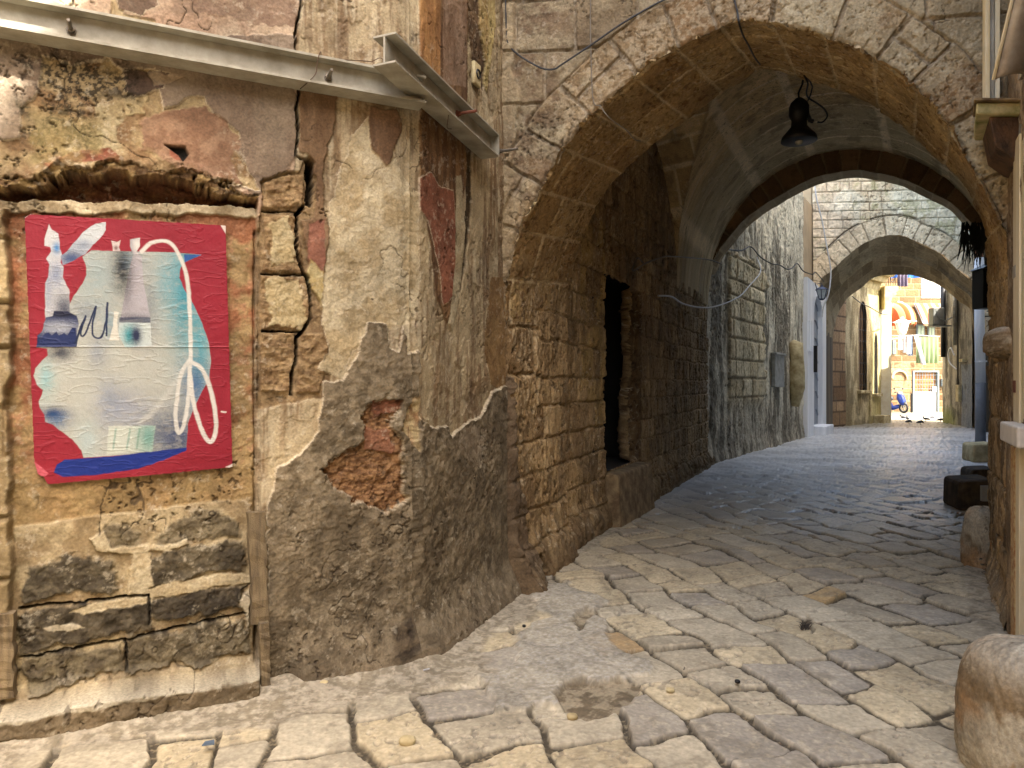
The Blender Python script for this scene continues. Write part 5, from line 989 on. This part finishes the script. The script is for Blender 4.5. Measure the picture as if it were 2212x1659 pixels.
m = MB(); m.box(a_-.03, b_+.25, Yb, Yb+.4, z0-.02, z0+.03); m.box(a_+.12, b_-.12, Yb-.02, Yb, (z0+z1)/2, z1-.12); m.tube([(a_+.2, Yb-.02, z0+.3), (b_, Yb-.03, z0+.18), (b_+.3, Yb, z0+.35)], .02, 5); m.build('bracket', M_ac, ac)
m = MB(); m.tube(spline([PI.P(1.3, 2.6, .15), PI.P(1.6, 2.9, .2), PI.P(1.9, 2.7, .2), PI.P(1.7, 2.35, .2), PI.P(1.2, 2.1, .12)], 6), .025, 5); tag(m.build('loose_cable', M_wcable), 'tangle of pale cable hooked on the grey side house', 'cable')
m = MB(); m.fbox(PI.P(.95, .9, .0), PI.v3()*.35, PI.N*.12, (0, 0, .62)); tag(m.build('meter_box', M_pale, None, bevel=.02), 'small pale meter box low on the grey side house', 'utility box')
# ---------------------------------------------------------------- steel beams bolted across the cracked house
def Ibeam(m_, p0, p1, up, out, hgt, wid, tw=.012, tf=.014):
    """I-section from p0 to p1; web stands on the wall side, flanges reach out"""
    p0, p1, up, out = [np.array(v_, float) for v_ in (p0, p1, up, out)]; ax = p1-p0
    m_.fbox(p0-up*hgt/2-out*wid/2, ax, out*wid, up*tf); m_.fbox(p0+up*(hgt/2-tf)-out*wid/2, ax, out*wid, up*tf); m_.fbox(p0-up*(hgt/2-tf-.001)-out*tw/2, ax, out*tw, up*(hgt-2*tf-.002))
ztop, zbot = PA.at(0, 20)[1], PA.at(0, 82)[1]
b1 = empty('steel_beam', tuple(PA.P(.8, 3.12, .08)), 'long galvanised steel beam bolted level across the plaster wall above the poster', 'beam', 'steel beams bracing the cracked house')
hc = 3.142; m = MB(); up = np.array([0, 0, 1.]); Ibeam(m, PA.P(-2.2, hc, .075), PA.P(1.925, hc, .075), up, PA.N, .145, .13, .012, .012); m.build('beam_section', M_galv, b1)
def bolt(pl, t, z_, h0, par, rod=.10, mt=None):
    c_ = pl.P(t, z_, h0); ax = pl.N; m_ = MB(); m_.lathe(c_, [(.022, 0), (.022, .004), (.016, .005), (.016, .022), (.010, .024), (.009, rod), (.006, rod+.002)], 8, ax); return m_.build('bolt', mt or M_bolt, par)
for q_ in ((163, 85), (706, 172)): t_, z_ = PA.at(q_[0]-4, q_[1]+6); bolt(PA, t_, hc-.01, .082, b1)
b2 = empty('steel_beam', tuple(PB.P(.6, 3.1, .08)), 'shorter steel beam turning the corner above the terracotta patch, bolted to the side wall', 'beam', 'steel beams bracing the cracked house')
hc2 = hc+.02; t0 = -.62; t1 = PB.at(1036, 250)[0]-.02
m = MB(); Ibeam(m, PB.P(-.42, hc2+.05, .085), PB.P(t1, hc2-.03, .085), up, PB.N, .15, .13, .010, .010); m.build('beam_section', M_galv, b2)
m = MB(); m.fbox(PB.P(t1, hc2-.105, .02), PB.v3()*.008, PB.N*.13, (0, 0, .15)); m.build('end_plate', M_galv, b2)
bolt(PB, .38, hc2+.01, .09, b2, .13, M_rust); bolt(PB, 1.02, hc2-.02, .09, b2, .14)
M_wire = mat('tie_wire', (86, 60, 44), .7, .3, bump=0)
def wire(pl, pts, h_, r_, mt, name, lab, cat_='wire'):
    P_ = [pl.P(*pl.at(*p_[:2]), (p_[2] if len(p_) > 2 else h_)) for p_ in pts]; m_ = MB(); m_.tube(spline(P_, 5), r_, 5); return tag(m_.build(name, mt), lab, cat_)
wire(PA, [(830, 140), (818, 130), (800, 138), (790, 137), (700, 134, .05), (682, 136, .14), (674, 160, .15), (670, 185, .16), (655, 198, .12), (645, 200, .05)], .03, .0022, M_wire, 'tie_wire', 'thin rusty wire twisted round the long beam near its right bolt')
wire(PB, [(930, 245, .12), (928, 262, .12), (940, 280, .08), (960, 281, .05)], .05, .002, M_wire, 'tie_wire', 'short rusty wire loop dangling below where the two beams meet')
wire(PB, [(1015, 297, .08), (1022, 304, .06), (1030, 302, .04), (1030, 292, .04)], .05, .002, M_wire, 'tie_wire', 'tiny rusty wire hook under the free end of the shorter beam')
m = MB(); t_, z_ = PB.at(1024, 160); m.fbox(PB.P(t_-.05, z_-.08, .0), PB.v3()*.10, PB.N*.03, (0, 0, .15)); fx_ = tag(m.build('wall_fixture', M_pale, None, bevel=.01), 'broken square plaster fixture high on the side wall right of the beams', 'fixture')
m = MB(); m.lathe(PB.P(t_, z_-.005, .028), [(.035, 0), (.03, .01), (.02, .002)], 10, PB.N); m.build('socket', M_black, fx_)
# rotten timbers either side of the niche
def plank(name, pl, q0, q1, w_, h0, th, lab, seed=0):
    t0_, z0_ = pl.at(*q0); t1_, z1_ = pl.at(*q1); n_ = 14; V = []; random.seed(seed)
    for i in range(n_+1):
        f_ = i/n_; t_ = t0_+(t1_-t0_)*f_; z_ = z0_+(z1_-z0_)*f_; a_ = w_/2*(1+random.uniform(-.12, .12)); b_ = w_/2*(1+random.uniform(-.12, .12))
        V += [pl.P(t_-a_, z_, h0), pl.P(t_+b_, z_, h0), pl.P(t_+b_*.9, z_, h0+th*random.uniform(.8, 1.1)), pl.P(t_-a_*.9, z_, h0+th*random.uniform(.8, 1.1))]
    Fq = [(0, 1, 2, 3), tuple(4*n_+k for k in (3, 2, 1, 0))]+[(4*i+k, 4*i+(k+1) % 4, 4*i+4+(k+1) % 4, 4*i+4+k) for i in range(n_) for k in range(4)]
    m_ = MB(); m_.add(V, Fq); return tag(m_.build(name, M_wood), lab, 'timber', 'weathered timbers beside the walled-up window')
plank('timber_post', PA, (570, 1472), (566, 1335), .05, .05, .045, 'short grey timber stub standing at the right foot of the niche', 1)
plank('timber_post', PA, (562, 1345), (553, 1105), .085, -.02, .05, 'long rotten timber strip set in the wall right of the dark stones', 2)
plank('timber_post', PA, (12, 1500), (8, 1320), .09, .0, .06, 'dark rotten timber at the left foot of the niche', 3)
# ---------------------------------------------------------------- cables on the arch front
def run(pl, pts, h_, r_, mt, name, lab): return wire(pl, pts, h_, r_, mt, name, lab, 'cable')
run(PC, [(1094, -60), (1095, 0), (1096.5, 62), (1099.6, 97), (1118, 120), (1150, 141), (1178, 154), (1200, 154), (1215, 145), (1278, 103), (1343, 58), (1415, 16), (1446, 0), (1500, -40)], .04, .0065, M_cable, 'wall_cable', 'black cable swagged across the arch front from the left corner')
run(PC, [(1277, -60), (1277, 0), (1277, 78), (1282, 216), (1297, 231, .02)], .03, .004, M_grey, 'wall_cable', 'thin grey cable dropping straight down the arch front')
P_ = [PC.W(1297, 231, .02), at3(1312, 250, 4.98), at3(1331, 266, 5.05), at3(1353, 281, 5.12), at3(1371, 301, 5.2), at3(1384, 305, 5.26)]; m = MB(); m.tube(spline(P_, 4), .004, 5); tag(m.build('wall_cable', M_grey), 'grey cable end curling under the arch barrel on the left', 'cable')
P_ = [PC.W(1584, -60, .03), PC.W(1585.6, 0, .03), PC.W(1592, 30, .03), PC.W(1596.5, 55, .02), at3(1606, 78, 4.95), at3(1615, 94, 5.1), at3(1631, 125, 5.5), at3(1642, 139, 5.72)]; m = MB(); m.tube(spline(P_, 5), .0065, 6); tag(m.build('wall_cable', M_cable), 'black cable coming over the arch crown and along its underside', 'cable')
# passage wires
def wire3(pts, r_, mt, name, lab): m_ = MB(); m_.tube(spline(pts, 5), r_, 5); return tag(m_.build(name, mt), lab, 'cable')
tp = lambda x_, y_, h_=.03: PT.P(*PT.at(x_, y_), h_)
wire3([tp(1385, 568), tp(1371, 558), tp(1362, 585), tp(1392, 568), tp(1430, 555), tp(1447, 554), tp(1488, 557), tp(1520, 562, .1), tp(1536, 572, .2)], .011, M_grey, 'passage_wire', 'upper grey wire looping along the passage wall above the black doorway')
wire3([tp(1417, 639), tp(1446, 641), tp(1471, 656), tp(1509, 664), tp(1536, 662, .1), PE.W(1563, 644, .3), PE.W(1588, 619, .3), PE.W(1613, 589, .3), PE.W(1630, 556, .05)], .014, M_wcable, 'passage_wire', 'pale wire hanging in a long curve from the passage wall to the court wall')
wire3([PE.W(1560, 540, .1), PE.W(1592, 542, .1), PE.W(1612, 534, .1), PE.W(1633, 556, .1), PE.W(1655, 570, .12), PE.W(1675, 573, .1), PE.W(1691, 582, .1), PE.W(1702, 580, .1), PE.W(1714, 570, .1), PE.W(1727, 586, .1), PW.W(1740, 594, .2), PW.W(1746, 589, .2), PW.W(1765, 609, .2)], .016, M_cable, 'court_cable', 'dark cable pinned in swags along the court wall toward the lantern')
wire3([at3(x_, y_, 21.) for x_, y_ in [(1758, 380), (1761, 406), (1765, 433), (1776, 477), (1784, 521), (1792, 564), (1795, 592), (1790, 635), (1779, 663), (1776, 685)]], .022, M_wcable, 'hanging_cable', 'long white cable dangling loose in front of the far archway')
wire3([at3(x_, y_, Y_) for x_, y_, Y_ in [(1841, 640, 25.4), (1860, 655, 25.8), (1880, 664, 26.2), (1905, 678, 27), (1925, 680, 28.)]], .02, M_grey, 'sagging_cable', 'sagging grey cable beyond the far arch below the carved cornice')

# ---------------------------------------------------------------- hanging lamp
lx, ly, lz = at3(1726, 300, 6.5); lamp = empty('hanging_lamp', (lx, ly, lz), 'black bell-shaped lamp with open glass reflector hanging on a cord under the arch', 'lamp')
m = MB(); m.lathe((lx, ly, lz), [(.150, -.025), (.158, -.02), (.150, .02), (.115, .06), (.072, .11), (.066, .17), (.090, .22), (.088, .245), (.088, .29), (.072, .33), (.04, .36), (.03, .37)], 24); m.build('lamp_body', M_black, lamp, True)
m = MB(); m.lathe((lx, ly, lz-.022), [(.142, 0), (.10, .05), (.05, .08), (.03, .085)], 24); m.build('reflector', mat('dull_reflector', (96, 100, 92), .4, .3), lamp, True)
m = MB(); m.lathe((lx, ly, lz-.03), [(.012, -.03), (.035, -.01), (.04, .03), (.022, .08)], 12); m.build('bulb', mat('bulb_glass', (150, 150, 140), .1, bump=0), lamp, True)
m = MB(); m.tube([(lx, ly, lz+.36), (lx-.005, ly, lz+.42), (lx+.03, ly, lz+.50), (lx+.045, ly, lz+.60)], .009, 6); m.build('hook', M_black, lamp); m = MB(); m.tube([(lx+.07, ly, lz+.24), (lx+.10, ly, lz+.17), (lx+.13, ly, lz+.16)], .02, 6); m.build('cable_gland', M_black, lamp)
hk = at3(1737, 163, 6.0); m = MB(); m.tube(spline([hk, at3(1745, 180, 6.1), at3(1742, 200, 6.3), at3(1747, 212, 6.45), at3(1763, 222, 6.5), at3(1780, 235, 6.5), at3(1787, 250, 6.5), at3(1778, 263, 6.5), at3(1766, 264, 6.5)], 6), .008, 6); m.build('cord', M_black, lamp)
m = MB(); m.tube([at3(1745, 218, 6.48), at3(1751, 205, 6.4), at3(1755, 188, 6.35), at3(1748, 172, 6.1), hk], .007, 5); m.build('chain', M_black, lamp)

# ---------------------------------------------------------------- right-hand side of the near lane
PR2 = Plane((1.98, 2.35), (3.08, 4.42))
nb = empty('shuttered_house', (2.6, 3.5, 0), 'house at the right edge with a white-framed doorway, pale jamb and worn render', 'house')
x = lin(.0, PR2.L, .012); z = lin(-.06, 5.2, .012); X, Z = np.meshgrid(x, z, indexing='ij'); n = fbm(X, Z*.5, 9, 5, 600, .62)
c = mix(C(176, 148, 108), C(126, 100, 66), ss(n, .36, .64)); h = .03*(n-.5); c, h = grime(c, h, X, Z, 716)
surf('wall', PR2.P(X, Z), h, PR2.N, c, M_relC, nb, alb=.66)
m = MB(); m.prism([(2.0, 2.35, -.05), (3.12, 4.40, -.05), (7, 4.4, -.05), (7, -3.6, -.05), (2.1, -3.6, -.05)], (0, 0, 12)); m.build('house_mass', M_mass, nb)  # unseen block, height and length set to keep sun off the near lane
M_fr = mat('cream_paint', (214, 204, 176), .6, scale=14, c2=(190, 172, 130), bump=.2, streak=True)
def bar(pl, x0, x1, y0, y1, h0, th, name, mt, par, bev=.004):
    ta, tb = sorted((pl.at(x0, 800)[0], pl.at(x1, 800)[0])); tm = (ta+tb)/2; Ym = pl.a[1]+pl.d[1]*tm; z0_ = H+(CY-y1)/F*Ym; z1_ = H+(CY-y0)/F*Ym
    m_ = MB(); m_.fbox(pl.P(ta, z0_, h0), pl.v3()*(tb-ta), pl.N*th, (0, 0, z1_-z0_)); return m_.build(name, mt, par, bevel=bev)
PN = Plane((2.62, 3.72), (2.92, 4.34))
df = bar(PR2, 2195, 2208, 300, 912, .0, .014, 'door_frame', M_fr, nb)
for (ya, yb) in ((574, 600), (822, 848)): bar(PR2, 2195, 2201, ya, yb, .0145, .003, 'hinge_plate', M_rust if ya > 700 else M_galv, df, .001)
bar(PR2, 2208.5, 2216, 300, 912, -.0, .006, 'shutter', M_fr, nb)
M_rw = mat('flaking_jamb', (196, 176, 130), .8, scale=30, c2=(150, 96, 44), bump=.6)
jb = bar(PR2, 2190, 2199, 965, 1385, .0, .016, 'lower_jamb', M_rw, nb); bar(PR2, 2198.5, 2207, 965, 1385, .0, .012, 'lower_door', mat('brown_metal', (92, 84, 74), .6, .2, scale=5, streak=True), nb); bar(PR2, 2207.5, 2216, 965, 1385, .0, .03, 'door_rail', M_fr, nb)
sl_ = MB(); a_ = PR2.at(2196, 930)[0]; zt_ = 1.55+(829.5-912)/1534*4.0; sl_.fbox(PR2.P(a_-.62, zt_-.11, -.02), PR2.v3()*.62, PR2.N*.10, (0, 0, .11)); sl_.build('marble_sill', mat('grey_marble', (206, 200, 190), .5, scale=8, bump=.05), nb, bevel=.012)
# upper storey: corner post, shutter rails, sheet-metal chute, ledge on a corbel
up_ = PN; bar(PC, 2108, 2118, -160, 238, .10, .05, 'corner_post', M_fr, nb); bar(PC, 2120, 2130, -160, 238, .10, .03, 'window_frame', M_galv, nb); bar(PC, 2132, 2143, -160, 238, .10, .02, 'window_frame', M_fr, nb)
ch = empty('metal_canopy', tuple(at3(2180, 100, 3.7)), 'grey curved sheet-metal canopy edge slanting down at the top right corner', 'canopy')
p0_, p1_ = at3(2205, -60, 3.55), at3(2150, 172, 3.75); axv = p1_-p0_; M_zinc = mat('zinc_sheet', (168, 160, 146), .45, .35, scale=5, c2=(126, 112, 96), bump=.2)
rr_ = np.array([1., .15, .15]); rr_ /= np.linalg.norm(rr_); V = []; Fq = []; ns = 26
for i in range(ns+1):
    f_ = i/ns
    for k in range(13):
        a_ = math.pi*(k/12); V.append(tuple(p0_+axv*f_+rr_*(.075-.075*math.cos(a_))*1.-np.array([0, .06, 0])*math.sin(a_)+np.array([0, 0, .004])*math.sin(f_*60)))
for i in range(ns):
    for k in range(12): Fq.append((i*13+k, i*13+k+1, (i+1)*13+k+1, (i+1)*13+k))
m = MB(); m.add(V, Fq); o = m.build('gutter', M_zinc, ch, True); sdm = o.modifiers.new('sheet', 'SOLIDIFY'); sdm.thickness = .006
m = MB(); m.tube([p0_-rr_*.012, p1_-rr_*.012], .009, 6); m.tube([p0_+rr_*.155, p1_+rr_*.155], .008, 6); m.build('edge_strip', M_fr, ch)
m = MB(); m.prism([p0_+rr_*.165+np.array([0, .02, 0]), p0_+rr_*.6, p1_+rr_*.6, p1_+rr_*.165+np.array([0, .02, 0])], (0, .02, 0)); m.build('sheet', M_zinc, ch)
ld = empty('stone_ledge', (2.8, 4.0, 2.9), 'mossy stone ledge on a dark carved corbel jutting from the right-hand house', 'ledge')
M_moss = mat('mossy_stone', (192, 176, 130), .9, scale=9, c2=(120, 124, 66), bump=.5); zt_ = at3(2107, 240, 4.1)[2]; zb_ = at3(2107, 266, 4.1)[2]
xl = at3(2107, 0, 4.1)[0]; LQ = lambda dx0, dx1, y0_, y1_, z_: [(xl+dx0+(y0_-4.1)*.62, y0_, z_), (xl+dx1, y0_, z_), (xl+dx1, y1_, z_), (xl+dx0+(y1_-4.1)*.62, y1_, z_)]
m = MB(); m.prism(LQ(0, .9, 3.97, 4.4, zb_), (0, 0, zt_-zb_)); m.build('slab', M_moss, ld, bevel=.012)
m = MB(); m.prism(LQ(-.012, .9, 3.95, 4.2, zt_+.002), (0, 0, .016)); m.build('slate', M_stone, ld, bevel=.004)
zq = at3(2120, 345, 4.1)[2]; m = MB(); m.prism([(xl+.005, 3.99, zb_-.001), (xl+.9, 3.99, zb_-.001), (xl+.9, 4.06, zq-.02), (xl+.20, 4.06, zq-.02), (xl+.06, 4.02, zq+.05)], (.2, .36, 0)); m.build('corbel', mat('dark_corbel', (104, 76, 54), .8, scale=9, c2=(48, 36, 28), bump=.8), ld, bevel=.01)
m = MB(); m.tube(spline([at3(2204, 268, 3.95), at3(2199, 400, 4.02), at3(2196, 470, 4.05), at3(2200, 540, 4.05), at3(2205, 600, 4.0)], 5), .006, 5); tag(m.build('dangling_cord', M_grey), 'thin pale cord hanging down from the ledge past the white frame', 'cord')
# projecting rounded corbel stone
def rock(name, c_, rx, ry, rz_, mt, lab, cat_, seed, flat=0, group=None, pw=2.6, top=1., amp=.06, nu_=40, nv_=28):
    u_ = np.linspace(0, 2*np.pi, nu_, endpoint=False)[:, None]; v_ = np.linspace(-np.pi/2, np.pi/2, nv_)[None]
    def se(w_, e_): return np.sign(w_)*np.abs(w_)**e_
    e_ = 2/pw; X_ = se(np.cos(v_), e_)*se(np.cos(u_), e_); Y_ = se(np.cos(v_), e_)*se(np.sin(u_), e_); Z_ = se(np.sin(v_), e_)+0*u_
    k_ = 1+amp*(fbm(np.cos(u_)*1.5+Z_*1.3+seed, np.sin(u_)*1.5-Z_*.9, 2.2, 7, seed, .64)-.5)*2; tp_ = 1-(1-top)*(Z_+1)/2
    P_ = np.stack([c_[0]+X_*rx*k_*tp_, c_[1]+Y_*ry*k_*tp_, c_[2]+Z_*rz_*k_], -1); m_ = MB(); V = [tuple(p_) for p_ in P_.reshape(-1, 3)]; I = lambda i, j_: (i % nu_)*nv_+j_
    m_.add(V, [(I(i, j_), I(i+1, j_), I(i+1, j_+1), I(i, j_+1)) for i in range(nu_) for j_ in range(nv_-1)]); o_ = m_.build(name, mt, None, True); tag(o_, lab, cat_, group)
    if nu_ > 60:
        U_ = u_/6.2832*3.6*rx*1.6+0*Z_; W_ = P_[..., 2]; n_ = fbm(U_, W_, 5, 6, seed+3, .66)
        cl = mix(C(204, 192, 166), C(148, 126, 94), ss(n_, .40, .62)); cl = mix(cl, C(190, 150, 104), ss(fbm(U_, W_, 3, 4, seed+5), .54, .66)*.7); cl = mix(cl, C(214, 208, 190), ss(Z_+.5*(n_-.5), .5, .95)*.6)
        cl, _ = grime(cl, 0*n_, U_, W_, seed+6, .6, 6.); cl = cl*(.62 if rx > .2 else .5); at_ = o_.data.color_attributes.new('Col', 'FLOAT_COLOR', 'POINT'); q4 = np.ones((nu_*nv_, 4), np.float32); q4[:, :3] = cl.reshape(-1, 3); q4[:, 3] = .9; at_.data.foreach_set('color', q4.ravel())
        o_.data.materials.clear(); o_.data.materials.append(M_relC)
    return o_
M_gs = mat('guard_stone', (178, 164, 136), .9, scale=14, c2=(128, 110, 82), bump=1.); M_gs2 = mat('dusty_guard_stone', (150, 128, 94), .9, scale=6, c2=(96, 80, 56), bump=.9); M_dk = mat('dark_block', (92, 76, 54), .9, scale=5, c2=(46, 36, 26), bump=.8)
Yc = 4.35; cc = at3(2172, 739, Yc); rock('corbel_stone', (cc[0]+.075, cc[1]+.05, cc[2]), .095, .20, .10, M_gs2, 'rounded corbel stone jutting from the right jamb at head height', 'corbel', 3, pw=3.0, nu_=110, nv_=80, amp=.09)
g = 'guard stones along the right-hand wall'
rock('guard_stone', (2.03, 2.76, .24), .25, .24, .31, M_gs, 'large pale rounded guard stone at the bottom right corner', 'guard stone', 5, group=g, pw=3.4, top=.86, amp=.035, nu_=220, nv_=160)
rock('guard_stone', (3.99, 6.02, .22), .155, .17, .29, M_gs2, 'dusty rounded guard stone beside the right arch jamb', 'guard stone', 8, group=g, pw=3.2, top=.74, amp=.09, nu_=120, nv_=90)
def blockobj(x0, x1, y0, y1, Y_, dp, mt, lab, bev=.05):
    a_ = at3(x0, y1, Y_); b_ = at3(x1, y0, Y_); m_ = MB(); m_.prism([(a_[0], Y_, a_[2]), (b_[0], Y_, a_[2]), (b_[0]+.06, Y_, b_[2]), (a_[0]+.03, Y_+.03, b_[2]-.02)], (dp*.25, dp, .0)); o_ = m_.build('stone_block', mt, None, bevel=bev); tag(o_, lab, 'stone block', 'stone blocks behind the guard stone'); return o_
blockobj(2072, 2150, 1037, 1106, 8.6, .6, M_dk, 'big dark square block behind the dusty guard stone'); blockobj(2098, 2150, 1012, 1040, 11.0, .5, M_dk, 'low dark block, second behind the guard stone'); blockobj(2101, 2150, 958, 1000, 14.0, .6, M_pale, 'pale block at the foot of the white downpipe')
m = MB(); p_ = at3(2122, 1083, 8.3); m.box(p_[0], p_[0]+.09, 8.3, 8.34, p_[2], p_[2]+.18); tag(m.build('white_tile', M_panel), 'white tile leaning against the dark block', 'tile')
# litter between guard stone and jamb
M_lit = mat('litter', (150, 138, 118), .9, scale=40, c2=(40, 36, 30)); random.seed(4); m = MB()
for k in range(60):
    x_ = 3.86+random.uniform(-.05, .10); y_ = 5.55+random.uniform(-.35, .25); z_ = random.uniform(.0, .10+.15*max(0, y_-5.5)); s_ = random.uniform(.006, .022); m.fbox((x_, y_, z_), (s_, s_*.4, random.uniform(-.5, .5)*s_), (-s_*.3, s_, 0), (0, s_*.2, s_*.5))
tag(m.build('rubbish', M_lit), 'crumbled rubbish packed between the dusty guard stone and the jamb', 'rubbish', kind='stuff')
m = MB(); p_ = at3(2180, 1150, 5.55); m.tube([p_, p_+np.array([.01, 0, .10])], .007, 6); tag(m.build('drinking_straw', mat('green_plastic', (30, 150, 100), .4, bump=0)), 'green plastic straw stuck behind the dusty guard stone', 'straw')
# white downpipe and black box in the court
Yp = 16.9; pp = lambda x_, y_: at3(x_, y_, Yp); dp_ = empty('white_downpipe', tuple(pp(2118, 948)), 'white downpipe with a rusty top and grey painted foot at the passage end', 'pipe')
m = MB(); m.tube([pp(2118, 970), pp(2118.5, 827)], .11, 14); m.build('painted_foot', mat('grey_paint', (120, 124, 132), .6, scale=4), dp_, True)
m = MB(); m.tube([pp(2118.5, 828), pp(2116, 720), pp(2115, 557)], [.105, .105, .10], 14); m.build('pipe', M_white, dp_, True)
m = MB(); m.tube([pp(2115, 560), pp(2114.5, 535), pp(2113, 524)], [.095, .09, .05], 14); m.build('rusty_top', mat('terracotta_pipe', (150, 92, 62), .8, scale=8, c2=(96, 72, 60)), dp_, True)
m = MB(); m.tube([pp(2119, 782), pp(2119, 779)], .125, 14); m.build('collar', M_white, dp_)
Yb = 12.0; a_ = at3(2124, 665, Yb); b_ = at3(2150, 580, Yb); bb = empty('black_wall_box', tuple(a_), 'black metal box with sloping lid mounted high in the passage shadow', 'utility box')
m = MB(); m.box(a_[0], b_[0]+.1, Yb, Yb+.3, a_[2], b_[2]); m.build('box', M_black, bb, bevel=.01)
m = MB(); m.prism([(a_[0]-.03, Yb-.03, b_[2]+.003), (b_[0]+.1, Yb-.03, b_[2]+.003), (b_[0]+.1, Yb-.03, b_[2]+.16), (a_[0]+.06, Yb-.03, b_[2]+.05)], (0, .36, 0)); m.build('lid', M_black, bb)
m = MB(); m.tube(spline([(a_[0]+.12, Yb+.1, b_[2]+.05), (a_[0]+.14, Yb+.1, b_[2]+.3), (a_[0]+.2, Yb+.1, b_[2]+.7)], 4), .03, 6); m.build('cable', M_black, bb)
# creeper of dry roots at the spring of the rear arch
random.seed(9); m = MB()
for k in range(130):
    s_ = at3(random.uniform(2078, 2128), random.uniform(478, 520), 12.1); L_ = random.uniform(.2, .55); dx_ = random.uniform(-.12, .12); m.tube([s_, s_+np.array([dx_*.5, -.03, -L_*.5]), s_+np.array([dx_, -.02, -L_])], [.012, .009, .003], 4)
tag(m.build('dry_creeper', mat('dry_roots', (36, 34, 24), .9, bump=0)), 'dark tuft of dry creeper hanging at the right spring of the rear arch', 'creeper')
# small litter on the paving
def G1(x_, y_, z_=.03): Y_ = (H-z_)*F/(y_-CY); return np.array([(x_-CX)/F*Y_, Y_, z_])
def butt(x_, y_, ang, L_, mt, name, lab, cat_, r_=.004):
    p_ = G1(x_, y_, .04); m_ = MB(); d_ = np.array([math.cos(ang), math.sin(ang), 0])*L_/2; m_.tube([p_-d_, p_+d_], r_, 6); tag(m_.build(name, mt), lab, cat_)
butt(921, 1446, .6, .035, M_cloth_w, 'cigarette_end', 'white cigarette end on the dust near the house foot', 'cigarette end'); butt(1478, 1444, 1.2, .03, M_lit, 'cigarette_end', 'brownish cigarette end in a joint near the arch', 'cigarette end')
for k, (x_, y_, s_, lab) in enumerate([(1132, 1352, .012, 'tiny black pebble on a flagstone by the side wall'), (1593, 1472, .014, 'small dark pebble at the rim of the broken asphalt'), (1935, 1802, .012, 'x')][:2]):
    p_ = G1(x_, y_, .045); rock('pebble', tuple(p_), s_, s_, s_*.7, M_black, lab, 'pebble', 20+k, nu_=12, nv_=8)
p_ = G1(436, 1612, .05); m = MB(); m.prism([p_, p_+np.array([.05, .005, .003]), p_+np.array([.035, .04, .004]), p_+np.array([.0, .03, .002])], (0, 0, .004)); tag(m.build('slate_chip', mat('slate', (96, 112, 128), .5, bump=0)), 'blue-grey slate chip lying on the dusty ledge of paving', 'chip')
for k, (x_, y_, s_) in enumerate([(880, 1762, .03), (1236, 1548, .022), (1448, 1490, .018), (700, 1475, .02)]):
    p_ = G1(x_, y_ if y_ < 1659 else 1600, .03); rock('loose_stone', tuple(p_), s_*1.2, s_, s_*.6, M_pale, ['chip of stone on the near paving at the bottom left', 'pale loose stone inside the broken asphalt hole', 'loose stone near the right rim of the asphalt hole', 'small loose stone at the foot of the timber stub'][k], 'stone', 30+k, nu_=14, nv_=10, amp=.15)

m = MB(); m.box(-9, -4.4, -7, 1.2, -.05, 8); tag(m.build('left_sky_blocker', M_mass), 'plain block added out of view at the left to even out the sky light', 'house')  # unseen block, added to even out the light on the left wall
m = MB(); m.box(-4.2, 6.5, -11, -6, -.05, 7.5); tag(m.build('rear_sky_blocker', M_mass), 'plain block added behind the viewer to hold back the low sky light', 'house')  # unseen block, added so the near lane is lit more from above
random.seed(12); m = MB()
for k in range(46):
    p_ = G1(1739+random.uniform(-9, 9), 1358+random.uniform(-7, 4), .02); L_ = random.uniform(.015, .06); a_ = random.uniform(0, 6.28); m.tube([p_, p_+np.array([math.cos(a_)*L_*.4, math.sin(a_)*L_*.4, L_*.7]), p_+np.array([math.cos(a_)*L_, math.sin(a_)*L_, L_*.8])], [.003, .002, .0006], 4)
tag(m.build('dead_weed', mat('dry_weed', (64, 58, 52), .9, bump=0)), 'small dark tuft of dead weed in a joint of the middle paving', 'weed')
